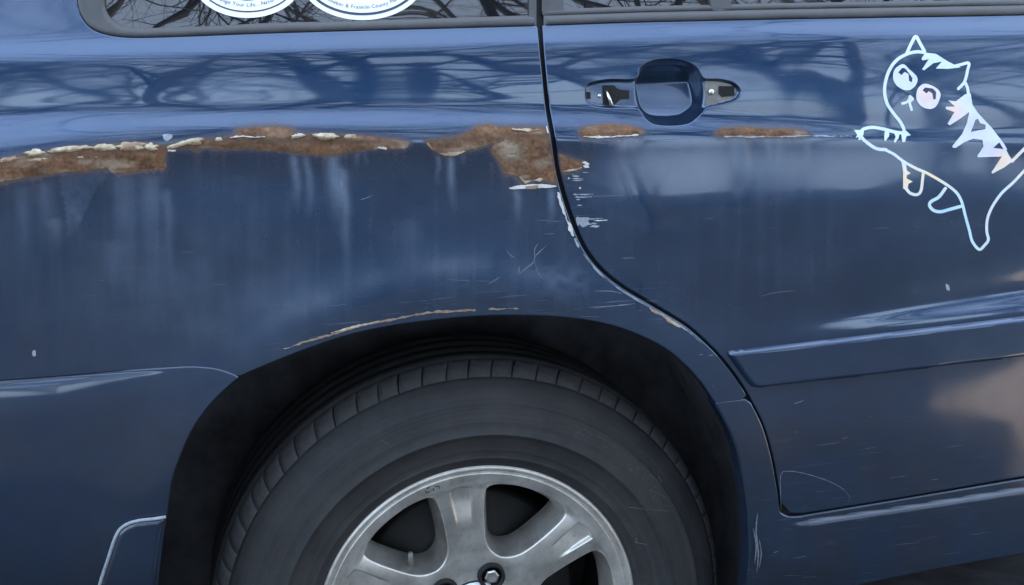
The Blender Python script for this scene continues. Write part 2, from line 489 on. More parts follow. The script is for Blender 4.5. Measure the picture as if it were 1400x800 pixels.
M_PAINT = paint_mat()
M_RUST = rust_mat()
M_DECAL = decal_mat()
M_GLASS = glass_mat()
M_TYRE = rubber_mat()
M_ALLOY = alloy_mat()
M_ASPH = asphalt_mat()
M_TRIM = simple('grey_black_window_trim', (0.052, 0.052, 0.054), 0.50, 0, 0.25, 25, 0.05)
M_GAP_BACK = simple('black_gap_backing', (0.006, 0.006, 0.007), 0.7)
M_LINER = simple('dark_wheel_well_liner', (0.085, 0.084, 0.090), 0.9, 0, 0.5, 12, 0.4, spec=0.2)
def filler_mat():
    m, nt, b = new_mat('cream_body_filler')
    n = noise(nt, 120, 6, 0.7); n2 = noise(nt, 38, 4, 0.6)
    c = ramp(nt, n, [(0.3, (0.30, 0.22, 0.13)), (0.52, (0.46, 0.38, 0.25)), (0.75, (0.60, 0.54, 0.42))])
    c = mixc(nt, ramp(nt, n2, [(0.46, g(0)), (0.60, g(0.9))]), c, (0.25, 0.155, 0.095))
    nt.links.new(c, b.inputs['Base Color']); b.inputs['Roughness'].default_value = 0.75
    bump(nt, b, n, 0.6, 0.002); return m
M_FILLER = filler_mat()
M_SCRATCH = simple('fine_scratch', (0.13, 0.15, 0.185), 0.5, 0, 0.3, 160)
M_TREAD = simple('worn_tread_rubber', (0.058, 0.0575, 0.058), 0.8, 0, 0.3, 70, 0.3)
M_WHITE = simple('flaking_white_primer', (0.58, 0.56, 0.52), 0.65, 0, 0.25, 120, 0.3)
M_FLAKE = simple('pale_flaked_clearcoat', (0.27, 0.30, 0.34), 0.5, 0, 0.3, 160, 0.3)
M_TAN = simple('tan_primer', (0.26, 0.185, 0.125), 0.8, 0, 0.3, 120, 0.4)
M_HOLE = simple('dark_cavity', (0.004, 0.004, 0.004), 0.8)
M_STEEL = simple('bright_steel', (0.70, 0.69, 0.67), 0.25, 1.0, 0.12, 60)
M_ZINC = simple('weathered_bracket', (0.20, 0.195, 0.18), 0.55, 0.4, 0.25, 80, 0.2)
M_DRUM = simple('dark_brake_metal', (0.016, 0.0155, 0.015), 0.6, 0.5, 0.5, 30, 0.2)
M_STICK = simple('white_sticker_vinyl', (0.80, 0.82, 0.84), 0.35, 0, 0.04, 20)
M_INK = simple('navy_sticker_ink', (0.030, 0.040, 0.075), 0.4, 0, 0.1, 20)
M_INK2 = simple('blue_sticker_ink', (0.06, 0.11, 0.26), 0.4, 0, 0.1, 20)
M_BARK = simple('grey_brown_bark', (0.045, 0.041, 0.038), 0.9, 0, 0.4, 6)
M_TANPATCH = simple('tan_reflection_ground', (0.54, 0.41, 0.29), 0.95, 0, 0.35, 25, 0.6, bdist=0.01)

# ------------------------------------------------------------------ the setting
gr = mesh_obj('ground', [(-120, -120, 0), (120, -120, 0), (120, 120, 0), (-120, 120, 0)], [(0, 1, 2, 3)], M_ASPH, smooth=False)
gr['kind'] = 'structure'
vg = [(1.35, -0.85), (1.50, -1.25), (1.60, -1.48), (1.48, -1.72), (1.90, -2.1), (2.9, -2.8), (4.8, -3.7), (8, -5.0), (12, -6.5), (16, -7), (16, -0.8), (6, -0.7), (2.6, -0.7)]  # unseen tan patch added so the lower door mirrors sunlit ground
vg = cr(vg, 0.15, True)
V, T, _ = tri2d([vg if area2(vg) > 0 else vg[::-1]], 0.6)
go = mesh_obj('tan_reflection_patch', [(a, b, 0.005) for a, b in V], T, M_TANPATCH, smooth=False); go['kind'] = 'structure'

# ------------------------------------------------------------------ the car
car = empty('car')
car['label'] = 'dark blue SUV side with rust along the body crease and a missing door handle'
car['category'] = 'car'

SEAM = cr([(737, -340), (736.5, -150), (737, 0), (739.5, 51), (744, 100), (748.8, 146), (756.5, 190), (762.5, 230), (770, 262), (781, 296), (798, 336),
           (820, 366), (850, 391), (891, 416), (937, 444), (966, 469), (989, 493), (1011, 522), (1028, 551), (1044, 584), (1056, 626), (1063, 664), (1067, 690)], 4)
SW = ip(SEAM[:, 1], [(-340, 9), (0, 10), (120, 9), (200, 9.5), (300, 9.5), (400, 8), (500, 6.5), (700, 6.5)])
SEAM_L = offs(SEAM, SW / 2)      # towards the quarter panel or the door: sorted below
SEAM_R = offs(SEAM, -SW / 2)
if SEAM_L[60, 0] > SEAM_R[60, 0]: SEAM_L, SEAM_R = SEAM_R, SEAM_L
def seam_part(line, v0, v1):
    k = (line[:, 1] >= v0) & (line[:, 1] <= v1); return line[k]

# --- paint wear and painted-in shade, in metres turned to the picture's pixels only to place each stain
STREAKS = [(402, 212, 300, 6, .34), (420, 212, 310, 5, .26), (456, 210, 330, 10, .34), (468, 230, 400, 7, .24), (487, 206, 236, 3, .28), (499, 206, 232, 2.5, .2),
           (598, 212, 262, 3, .34), (616, 212, 300, 5, .36), (634, 210, 232, 4, .25), (706, 260, 316, 5, .3), (752, 258, 318, 5, .32),
           (852, 188, 214, 9, .42), (864, 188, 210, 4, .4), (1004, 188, 240, 9, .26), (1022, 188, 258, 5, .22), (1050, 188, 232, 4, .24), (1064, 188, 250, 6, .2), (1102, 188, 230, 4, .2),
           (30, 255, 420, 14, .10), (62, 250, 380, 10, .14), (75, 300, 345, 9, .18), (170, 240, 420, 16, .18), (205, 240, 400, 14, .20), (228, 260, 420, 7, .14), (150, 330, 470, 26, .10),
           (560, 300, 400, 18, .06), (330, 240, 300, 14, .05)]
RUSTS = [
    [(-200, 262), (-80, 236), (0, 219), (30, 213), (60, 210), (100, 204), (130, 201), (160, 198), (190, 197), (215, 200), (226, 206), (226, 222), (224, 231), (205, 231), (185, 235.5), (163, 237), (140, 231), (120, 234), (85, 236), (50, 240), (20, 246), (-80, 266), (-200, 300)],
    [(218, 203), (250, 195), (290, 191), (318, 187), (322, 180), (336, 175), (375, 173), (400, 177), (414, 183), (450, 185), (500, 186.5), (530, 190), (555, 194), (559, 198), (550, 203), (530, 202), (505, 204), (480, 206), (458, 211), (425, 210), (402, 209), (385, 205), (340, 203), (280, 202.5), (234, 204)],
    [(584, 194), (592, 192.5), (620, 188), (640, 181), (655, 174.5), (668, 173), (700, 174), (738, 174.5), (747.5, 177), (750, 198), (754, 222), (758, 238), (760, 249), (745, 247.5), (730, 245), (716, 250), (709, 240), (690, 236), (685, 224), (676, 212), (672, 204), (679, 196), (690, 191), (678, 193.5), (660, 200), (640, 205), (620, 210.5), (604, 210), (594, 204)],
    [(792, 180), (800, 174.5), (820, 171.5), (850, 171.5), (872, 176), (880, 181), (870, 184), (840, 185), (810, 187.5), (797, 186)],
    [(980, 181), (990, 176.5), (1020, 174.5), (1050, 177.5), (1075, 176.5), (1095, 179), (1104, 183.5), (1090, 185.5), (1050, 186), (1000, 186.5), (985, 185.5)],
    [(765, 212), (775, 215), (788, 220), (797, 222.5), (794, 229), (782, 232), (769.5, 234)]]
def stain(u, v):
    P = np.stack([u, v], -1); out = np.zeros(len(u))
    for i, l in enumerate(RUSTS):
        L = cr(l, 6, True); lo = L.min(0) - [25, 25]; hi = L.max(0) + [25, 90]
        k = (P[:, 0] > lo[0]) & (P[:, 0] < hi[0]) & (P[:, 1] > lo[1]) & (P[:, 1] < hi[1])
        if not k.any(): continue
        q = P[k]; d = loop_dist(q, [L]); d[inside(q, L)] = 0
        e_ = 0.75 * np.exp(-(d / 4.0) ** 2) + 0.22 * np.exp(-d / 9.0) * (0.6 + 0.6 * vnoise(q[:, 0] / 8, q[:, 1] / 8, 5))
        low_ = np.interp(q[:, 0], np.linspace(lo[0] + 25, hi[0] - 25, 60), [L[np.abs(L[:, 0] - a_) < 12][:, 1].max() if (np.abs(L[:, 0] - a_) < 12).any() else L[:, 1].max() for a_ in np.linspace(lo[0] + 25, hi[0] - 25, 60)])
        inx = (q[:, 0] > lo[0] + 27) & (q[:, 0] < hi[0] - 27) & (q[:, 1] > low_ - 3)
        run = np.clip(vnoise((q[:, 0] + 1.5 * vnoise(q[:, 1] / 14, q[:, 1] * 0, 6)) / 3.2, q[:, 1] / 220, 40 + i) - 0.15, 0, 1)
        e_ += inx * 0.75 * run * np.exp(-np.maximum(q[:, 1] - low_, 0) / 22.0)
        out[k] = np.maximum(out[k], e_)
    return np.clip(out, 0, 0.9)
def wear(u, v, x, z):
    n = len(u); W = np.zeros((n, 4)); W[:, 3] = stain(u, v)
    ch = np.zeros(n)
    for i, (cu, v0, v1, wd, s) in enumerate(STREAKS):
        lean = (v - v0) * 0.055
        fade = sstep((v - v0 + 5) / 10) * (1 - sstep((v - v0) / (v1 - v0)))
        ch += 1.45 * s * np.exp(-((u - cu - lean + 2 * vnoise(v / 16, v * 0 + i, i)) / wd) ** 2) * fade
    # chalky fields
    tri = (v > 238) & (v < 328) & (u > 82 + (v - 238) * 0.12) & (u < 145 - (v - 238) * 0.56)
    ch += 0.16 * tri * (0.8 + 0.4 * vnoise(u / 5, v / 5, 4))
    ch += 0.09 * np.exp(-(((u - 190) / 110) ** 2 + ((v - 400) / 70) ** 2)) * (1 + 0.6 * vnoise(u / 30, v / 50, 12))
    ch += 0.13 * np.exp(-(((u - 340) / 130) ** 2 + ((v - 420) / 90) ** 2)) * (1 + 0.5 * vnoise(u / 40, v / 30, 13))  # pale sheen left of the wheel arch, painted into the colour
    ch += 0.17 * np.exp(-(((u - 850) / 60) ** 2 + ((v - 225) / 26) ** 2)) + 0.15 * np.exp(-(((u - 1050) / 70) ** 2 + ((v - 222) / 30) ** 2))
    ch += 0.12 * np.exp(-(((u - 770) / 40) ** 2 + ((v - 385) / 26) ** 2)) * (1 + vnoise(u / 9, v / 6, 21))
    ch += 0.05 * np.clip(vnoise(u / 5.5, v / 160, 2), 0, 1) * sstep((v - 215) / 40) * (1 - sstep((v - 380) / 110)) * (u < 1150)
    for (a0, b0, rad, wd, st) in ((835, 200, 62, 9, .09), (835, 200, 84, 7, .05), (1045, 186, 100, 14, .06), (905, 215, 120, 9, .04)):   # wiped-cloth swirls
        q = np.hypot((u - a0) * 0.8, v - b0); ch += st * np.exp(-((q - rad * 0.8) / wd) ** 2) * sstep((v - 192) / 14) * (u > 762) * (0.75 + 0.5 * vnoise(u / 14, v / 9, 33))
    ch += 0.035 * sstep((v - 190) / 30) * (1 + 0.9 * vnoise(u / 70, v / 45, 71) + 0.5 * vnoise(u / 22, v / 18, 72))     # thin even dust
    W[:, 0] = np.clip(ch, 0, 0.8)
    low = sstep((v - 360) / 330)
    W[:, 1] = np.clip(low * (0.74 + 0.14 * vnoise(u / 60, v / 50, 31) + 0.06 * vnoise(u / 16, v / 14, 32)), 0, 0.8)  # dirt low on the body, deepened to paint in the shade there
    sc = 0.15 + 0.9 * np.exp(-((v - 415 - 0.0004 * (u - 700) ** 2) / 36) ** 2) * sstep((u - 230) / 80) * (1 - sstep((u - 860) / 120))
    sc += 0.9 * sstep((v - 650) / 30) * (u > 1000) * (1 - sstep((u - 1230) / 200))
    sc += 0.5 * np.exp(-(((u - 790) / 40) ** 2 + ((v - 280) / 60) ** 2))
    sc += 0.4 * sstep((v - 560) / 60) * (u > 960)
    sc += 0.35 * np.exp(-(((u - 120) / 160) ** 2 + ((v - 430) / 50) ** 2))
    W[:, 1] = np.clip(W[:, 1] + (1 - sstep((u - 60) / 240)) * sstep((v - 250) / 80) * (1 - sstep((v - 470) / 60)) * (0.22 + 0.22 * vnoise(u / 9, v / 120, 51) + 0.15 * vnoise(u / 40, v / 40, 52)), 0, 0.9)  # left quarter: dirt, with dark tree reflections painted as upright streaks
    W[:, 2] = np.clip(sc, 0, 1) * (0.5 + 0.5 * np.clip(vnoise(u / 30, v / 9, 41) + 0.3, 0, 1))
    return W

# --- quarter panel
ARCH = cr([(325, 514), (360, 498.6), (417, 476), (474, 457), (531, 444.5), (588.6, 436.5), (645.7, 431), (703, 429.5), (766, 432), (823, 440), (866, 453), (909, 474),
           (937, 496.5), (960, 522), (979, 549.5)], 4)
ARCH2 = cr([(980.5, 551.6), (998, 584), (1010, 614), (1019, 656), (1025, 700), (1027, 742), (1026, 778), (1020, 830), (1012, 900)], 4)
BUMP_TOP = cr([(-700, 560), (-350, 540), (0, 521), (150, 509.5), (230, 503.5), (262, 502), (290, 504), (310, 509), (324, 515)], 5)
FRAME_OUT = cr([(735, 37.3), (580, 41.4), (380, 47), (260, 51.5), (190, 53.5), (161, 52), (137, 47), (121, 38.6), (111, 26), (106, 14), (104, 0), (106, -60), (122, -180), (150, -320)], 4)
sl = seam_part(SEAM_L, 38, 545)
quarter_loop = np.concatenate([
    pl([(-700, -330), (-700, 556)], 8)[:-1],
    BUMP_TOP + [0, -2.2],
    ARCH[1:],
    pl([(979, 549.5), (1017, 545.8)], 5)[1:-1],
    sl[::-1],
    FRAME_OUT[1:],
    pl([(150, -330), (-700, -330)], 8)[:-1]])
quarter = panel('quarter_panel', quarter_loop, M_PAINT, car, step=0.0042, wear=wear, edge=(0.002, 0.018))

# --- rear door with the opening of the missing handle
HANDLE = cr([(868, 106.5), (875, 91), (891, 82), (914, 79), (937, 82), (953, 91), (961, 104), (966, 107), (985, 107.5), (1003, 112), (1013, 122), (1012, 132.5), (1001, 141), (969, 149),
             (962, 155), (952, 164), (940, 171), (916, 173.5), (894, 171), (881, 162), (874, 152), (866, 150), (826, 149), (812, 147), (801, 140), (798.5, 127), (801, 116), (812, 111), (833.6, 107.5)], 2.0, True)
door_top = cr([(743, 36.5), (880, 32), (1060, 28), (1400, 22.3), (1800, 14), (2250, 6)], 5)
DOOR_BOT = cr([(1067, 690), (1070, 697), (1078, 701), (1090, 702), (1120, 698), (1240, 678.5), (1400, 651), (1800, 584), (2250, 508)], 5)
sr = seam_part(SEAM_R, 37, 688)
door_loop = np.concatenate([sr, DOOR_BOT[2:] + [3, -1.5], pl([(2253, 500), (2250, 10)], 8)[1:-1], door_top[::-1]])
door = panel('rear_door', door_loop, M_PAINT, car, holes=[HANDLE], step=0.0042, wear=wear, edge=(0.002, 0.016))

cupL = onto(cr([(869, 112), (875, 92), (891, 83), (914, 80), (937, 83), (953, 92), (963, 112), (966, 135), (962, 152), (951, 163), (938, 170.5), (916, 173), (894, 170.5), (880, 161), (872, 145)], 2, True))
cup_in = lambda P: np.where(inside(P, cupL), loop_dist(P, [cupL]), 0.0)
CUPZ = cupL[:, 1].mean()
def recess_depth(d, x, z):
    P = np.stack([x, z], -1)
    wing = 0.0055 * sstep(d / 0.0045)
    ztop = cupL[:, 1].max(); h_ = ztop - z
    cup = sstep(cup_in(P) / 0.011) * np.where(h_ < 0.032, 0.003 + 0.027 * sstep(h_ / 0.032 * 0.75 + 0.0) / 0.84375, 0.030 - 0.36 * (h_ - 0.032))
    return -(np.maximum(wing, wing + cup))
rec = panel('handle_recess', HANDLE, M_PAINT, door, step=0.0020, dist_off=recess_depth, edge=None, wear=lambda u, v, x, z: np.zeros((len(u), 3)) + [0.10, 0.0, 0.0])

def chip(name, loop, mat, parent, h=0.0006, step=0.002, edge=(0.0002, 0.002), jag=0.0, seed=1, off=None, smooth_px=2.0, curve=True, wearf=None, base=0.0):
    l = cr(loop, smooth_px, True) if curve else pl(list(loop) + [loop[0]], smooth_px)[:-1]
    if off is None: off = lambda x, z: np.full(np.shape(x), h)
    return panel(name, l, mat, parent, step=step, off=off, edge=edge, noise_edge=jag, seed=seed, wear=wearf)

# fittings left behind in the handle opening (they lie on the recessed wings, 5.5 mm in)
IN = -0.0050
chip('slot_plate', [(802, 126), (809, 126.5), (809, 136), (802, 135.5)], M_HOLE, rec, IN, curve=False, edge=None)  # flat black plates painted in for the dark of open holes
chip('slot_plate', [(825, 117), (841, 117), (845, 121), (849, 123), (862, 124), (862, 136), (850, 136.5), (845, 141), (838, 146), (826, 145)], M_HOLE, rec, IN, curve=False, edge=None)
chip('bracket', [(966, 111.5), (985, 112), (1001, 116), (1008.5, 123), (1006.5, 132), (998, 138), (968, 144)], M_ZINC, rec, IN, curve=False, edge=(0.0004, 0.001))
chip('slot_plate', [(984, 118), (1005, 118), (1006, 131), (988, 133), (984, 128)], M_HOLE, rec, IN + 0.0012, curve=False, edge=None)

def tube(pts, rad, sides=8, cap=True):
    """tube along points -> verts, faces"""
    pts = np.asarray(pts, float); n = len(pts)
    rad = np.full(n, rad) if np.isscalar(rad) else np.asarray(rad)
    t = nz(np.gradient(pts, axis=0)); vs, fs = [], []
    a = np.array([0, 0, 1.0]) if abs(t[0][2]) < 0.9 else np.array([1.0, 0, 0])
    for i in range(n):
        b = nz(np.cross(t[i], a)); c = np.cross(b, t[i]); a = c
        for k in range(sides):
            w = 2 * math.pi * k / sides; vs.append(pts[i] + rad[i] * (math.cos(w) * b + math.sin(w) * c))
    for i in range(n - 1):
        for k in range(sides):
            k2 = (k + 1) % sides; fs.append((i * sides + k, i * sides + k2, (i + 1) * sides + k2, (i + 1) * sides + k))
    if cap: fs.append(tuple(range(sides))[::-1]); fs.append(tuple((n - 1) * sides + k for k in range(sides)))
    return vs, fs

def body_pt(uv, out=0.0):
    q = onto([uv])[0]; return np.array([q[0], float(F(q[0], q[1])) - out, q[1]])

def dome(name, c, r, h, mat, parent, seg=14, sq=1.0):
    vs, fs = [], []
    R = [(1, 0), (0.92, 0.45), (0.7, 0.8), (0.35, 0.97), (0.02, 1.0)]
    for rr, hh in R:
        for k in range(seg):
            a = 2 * math.pi * k / seg; vs.append((c[0] + r * rr * math.cos(a), c[1] - h * hh, c[2] + r * sq * rr * math.sin(a)))
    for i in range(len(R) - 1):
        for k in range(seg):
            k2 = (k + 1) % seg; fs.append((i * seg + k, i * seg + k2, (i + 1) * seg + k2, (i + 1) * seg + k))
    fs.append(tuple((len(R) - 1) * seg + k for k in range(seg)))
    return mesh_obj(name, vs, fs, mat, parent)
dome('screw', body_pt((821, 131.5), IN), 0.0026, 0.0016, M_STEEL, rec)
dome('screw', body_pt((974, 126), IN + 0.001), 0.0042, 0.0028, M_STEEL, rec)
a = body_pt((830, 124), IN + 0.001); b = body_pt((837, 145), IN + 0.0035)
vs_, fs_ = tube([a, (a + b) / 2 + [0, -0.001, 0], b], [0.0016, 0.0022, 0.0024], 8)
mesh_obj('latch_lever', vs_, fs_, M_STEEL, rec)

# --- black strips added behind the gaps to paint their dark
def ribbon(name, line_px, w_px, depth, mat, parent):
    q = onto(line_px); y = F(q[:, 0], q[:, 1]) + depth
    w = w_px * 0.00105
    a = offs(q, w / 2); b = offs(q, -w / 2)
    vs = [(p[0], yy, p[1]) for p, yy in zip(a, y)] + [(p[0], yy, p[1]) for p, yy in zip(b, y)]
    n = len(q); return mesh_obj(name, vs, [(i, i + 1, n + i + 1, n + i) for i in range(n - 1)], mat, parent)
ribbon('door_gap_backing', np.concatenate([SEAM, DOOR_BOT[3:] + [0, 3]]), 26, 0.011, M_GAP_BACK, car)
ribbon('bumper_gap_backing', BUMP_TOP, 20, 0.010, M_GAP_BACK, car)

# --- rocker panel below the door
rocker_loop = np.concatenate([
    ARCH2[::-1], pl([(980.5, 551.6), (1018, 547.8)], 5)[1:],
    seam_part(SEAM_L, 552, 686), cr([(1063, 693), (1066, 702), (1076, 708), (1092, 708.5), (1122, 703.5), (1240, 684), (1400, 657), (1800, 590), (2250, 514)], 5),
    pl([(2255, 560), (2255, 610)], 8),
    cr([(2250, 615), (1800, 690), (1400, 752), (1170, 796), (1060, 826), (1020, 850)], 6), ])
def rocker_off(x, z):
    uv = proj(np.stack([x, np.full(np.shape(x), -0.07), z], -1))
    t = uv[:, 1] - ip(uv[:, 0], [(1000, 717), (1092, 708), (1240, 684), (1400, 657), (2250, 514)])
    k = sstep((uv[:, 0] - 1070) / 40)
    return k * (0.006 - 0.006 * np.clip(1 - t / 6.0, 0, 1) ** 2)
rocker_loop = rocker_loop[rocker_loop[:, 1] < 852]
rocker = panel('rocker_panel', rocker_loop, M_PAINT, car, step=0.0028, wear=wear, edge=(0.003, 0.03), off=rocker_off)

# --- bumper corner and mud guard
ARCH3 = cr([(324, 515), (300, 536), (280, 558), (260, 588), (244, 624), (232, 660), (227, 698), (221, 735), (215, 790), (208, 860), (204, 920)], 4)
bumper_loop = np.concatenate([BUMP_TOP + [0, 0.4], ARCH3[1:], pl([(200, 925), (-700, 1000), (-700, 566)], 10)])
def bumper_off(x, z):
    uv = proj(np.stack([x, np.full(np.shape(x), -0.07), z], -1))
    d = np.maximum(uv[:, 1] - ip(uv[:, 0], BUMP_TOP), 0)
    k = ip(uv[:, 0], [(-700, 1), (80, 1), (230, 0.06), (330, 0.03)])
    return 0.0035 - 0.008 * k * (1 - np.sqrt(np.clip(1 - (1 - np.clip(d / 52, 0, 1)) ** 2, 0, 1)))
bumper = panel('bumper_cover', bumper_loop, M_PAINT, car, step=0.0042, wear=wear, edge=(0.002, 0.03), off=bumper_off)
guard_loop = np.concatenate([cr([(226, 705), (212, 707), (190, 709), (174, 714), (163, 723), (156, 738), (149, 760), (139, 790), (122, 850), (108, 920)], 3),
                             cr([(200, 920), (206, 860), (213, 790), (219, 740), (224, 712)], 4)])
guard = panel('mud_guard', guard_loop, M_PAINT, car, step=0.003, edge=None, wear=lambda u, v, x, z: wear(u, v, x, z) * [1, 0.8, 0.4, 1] + [0, 0.12, 0, 0],
              dist_off=lambda d, x, z: 0.001 + 0.009 * np.sqrt(np.clip(1 - (1 - np.clip(d / 0.007, 0, 1)) ** 2, 0, 1)))
vs_, fs_ = tube([body_pt(q, 0.007) for q in cr([(227, 704), (212, 706.5), (190, 709), (174, 714), (163, 723), (156, 738), (149, 760), (139, 790), (122, 850)], 4)], 0.0022, 8)
mesh_obj('guard_lip', vs_, fs_, M_FLAKE, guard)

# --- door moulding
mould_loop = np.concatenate([cr([(995, 486), (994, 481.5), (998, 478.5), (1010, 477), (1100, 467), (1250, 449.5), (1400, 431.5), (1800, 383), (2250, 328)], 4),
                             cr([(2250, 392), (1800, 441), (1400, 487), (1200, 511), (1060, 527), (1034, 529.5), (1024, 525), (1012, 510)], 4)])
mould = panel('door_moulding', mould_loop, M_PAINT, door, step=0.003, edge=None, wear=wear,
              dist_off=lambda d, x, z: 0.0006 + 0.0095 * np.sqrt(np.clip(1 - (1 - np.clip(d / 0.006, 0, 1)) ** 2, 0, 1)))

# --- windows
GL_IN = cr([(731, 20.6), (666, 23), (494, 28.6), (380, 31), (290, 35.5), (218, 38), (183, 38), (164, 34), (151, 24), (145, 14), (143.6, 0), (146, -60), (160, -180), (184, -320)], 4)
frame_loop = np.concatenate([FRAME_OUT + [0, -1.2], GL_IN[::-1]])
wframe = panel('quarter_window_frame', frame_loop, M_TRIM, car, step=0.004, edge=None,
               dist_off=lambda d, x, z: -0.004 + 0.006 * np.sqrt(np.clip(1 - (1 - np.clip(d / 0.006, 0, 1)) ** 2, 0, 1)))
qglass_loop = np.concatenate([GL_IN + [0, 3.0], pl([(184, -325), (730, -325)], 8), pl([(731, -320), (731, 20)], 8)[:-1]])
qglass = panel('quarter_window', qglass_loop, M_GLASS, car, step=0.012, off=lambda x, z: np.full(np.shape(x), -0.0075), edge=(0.0005, 0.004))
panel('window_end_strip', pl([(725, -325), (733, -325), (733, 37), (725, 37), (725, -325)], 5)[:-1], M_TRIM, wframe, step=0.004, off=lambda x, z: np.full(np.shape(x), -0.0015), edge=(0.001, 0.008))

B = lambda u: ip(u, [(700, 38), (743, 36.5), (880, 32), (1060, 28), (1400, 22.3), (1800, 14), (2250, 6)])
us = np.r_[np.arange(744, 1400, 8), np.arange(1400, 2250, 16)]
line = lambda d: np.stack([us, B(us) + d], -1)
strip = panel('window_strip', np.concatenate([line(-1.2), line(-15)[::-1]]), M_TRIM, door, step=0.004, edge=None,
              dist_off=lambda d, x, z: -0.003 + 0.006 * np.sqrt(np.clip(1 - (1 - np.clip(d / 0.006, 0, 1)) ** 2, 0, 1)))
panel('window_ledge', np.concatenate([line(-14), line(-23.5)[::-1]]), M_TRIM, door, step=0.004, edge=None,
      dist_off=lambda d, x, z: -0.007 + 0.004 * np.sqrt(np.clip(1 - (1 - np.clip(d / 0.004, 0, 1)) ** 2, 0, 1)))
dg = np.concatenate([line(-21), pl([(2240, -20), (2240, -325), (744, -325), (744, 10)], 10)])
dglass = panel('door_window', dg, M_GLASS, door, step=0.012, off=lambda x, z: np.full(np.shape(x), -0.0120), edge=None)
post = lambda l, n: panel(n, l, M_TRIM, door, step=0.004, edge=(0.001, 0.012), off=lambda x, z: np.full(np.shape(x), -0.0035))
post(pl([(743, -325), (764, -325), (771, 19), (743, 20), (743, -325)], 6)[:-1], 'window_frame_post')
post(pl([(952, -325), (977, -325), (1000, 0), (1001, 11), (990, 14), (976, 14), (973, 0), (952, -325)], 6)[:-1], 'window_divider')

# --- stickers on the quarter glass
def on_glass(uv, out):
    d = rays(uv); y = np.full(len(d), -0.03)
    for _ in range(25):
        P = CAM + d * ((y - CAM[1]) / d[:, 1])[:, None]; y = 0.5 * y + 0.5 * (F(P[:, 0], P[:, 2]) + 0.0075 - out)
    P = CAM + d * ((y - CAM[1]) / d[:, 1])[:, None]
    return P
def ell(c, a, b, n=96): t = np.linspace(0, 2 * math.pi, n, endpoint=False); return np.stack([c[0] + a * np.cos(t), c[1] + b * np.sin(t)], -1)
def glyph(ch, font_cache={}):
    if ch not in font_cache:
        cu = bpy.data.curves.new('glyph', 'FONT'); cu.body = ch; cu.size = 1.0; cu.resolution_u = 3
        ob = bpy.data.objects.new('glyph', cu); col.objects.link(ob)
        dg_ = bpy.context.evaluated_depsgraph_get(); me = ob.evaluated_get(dg_).to_mesh()
        vs = np.array([v.co[:2] for v in me.vertices]) if len(me.vertices) else np.zeros((0, 2)); fs = [tuple(p.vertices) for p in me.polygons]
        font_cache[ch] = (vs, fs, (vs[:, 0].max() if len(vs) else 0.25) + 0.09)
        bpy.data.objects.remove(ob); bpy.data.curves.remove(cu)
    return font_cache[ch]
def sticker(c, a, b, ring, text, tsize, t_off):
    """oval window sticker: white vinyl oval, dark ring, lettering that follows the lower edge"""
    def flat(name, loops, out, mat, par):
        W = [on_glass(l, out)[:, [0, 2]] for l in loops]
        W = [w if area2(w) > 0 else w[::-1] for w in W]
        return panel(name, W[0], mat, par, holes=W[1:], px=False, step=0.006, off=lambda x, z: np.full(np.shape(x), -0.0075 + out), edge=None)
    s = flat('sticker', [ell(c, a, b)], 0.0004, M_STICK, qglass)
    flat('sticker_ring', [ell(c, a - ring[0], b - ring[0]), ell(c, a - ring[1], b - ring[1])], 0.0008, M_INK, qglass)
    flat('sticker_picture', [ell((c[0], c[1] + ring[3]), a * 0.42, b * 0.42)], 0.0008, M_INK2, qglass)
    th = np.linspace(math.pi * 0.98, math.pi * 0.02, 800); A, Bq = a - ring[2], b - ring[2]
    P = np.stack([c[0] + A * np.cos(th), c[1] + Bq * np.sin(th)], -1); L = np.r_[0, np.cumsum(np.hypot(*np.diff(P, axis=0).T))]
    adv = [glyph(ch)[2] * tsize for ch in text]; s0 = L[-1] / 2 - sum(adv) / 2 + t_off
    vs, fs = [], []
    for ch, w in zip(text, adv):
        gv, gf, _ = glyph(ch)
        if len(gv):
            sm = s0 + w / 2; q = np.array([np.interp(sm, L, P[:, 0]), np.interp(sm, L, P[:, 1])])
            q2 = np.array([np.interp(sm + 1, L, P[:, 0]), np.interp(sm + 1, L, P[:, 1])]); t = nz(q2 - q); nrm = np.array([t[1], -t[0]])
            px_ = q + ((gv[:, :1] * tsize) - w / 2) * t + (gv[:, 1:] * tsize) * nrm
            n0 = len(vs); vs += list(on_glass(px_, 0.0012)); fs += [tuple(n0 + i for i in f) for f in gf]
        s0 += w
    mesh_obj('sticker_lettering', vs, fs, M_INK, qglass, smooth=False)
sticker((338.5, -31), 77, 55.5, (7.5, 9.5, 15.5, 8.5), 'Change Your Life....Naturally', 7.4, 1)
sticker((495.5, -33), 87, 60.5, (6.5, 10, 15.5, 0), 'Kennebec & Franklin County Maine', 7.2, 0)

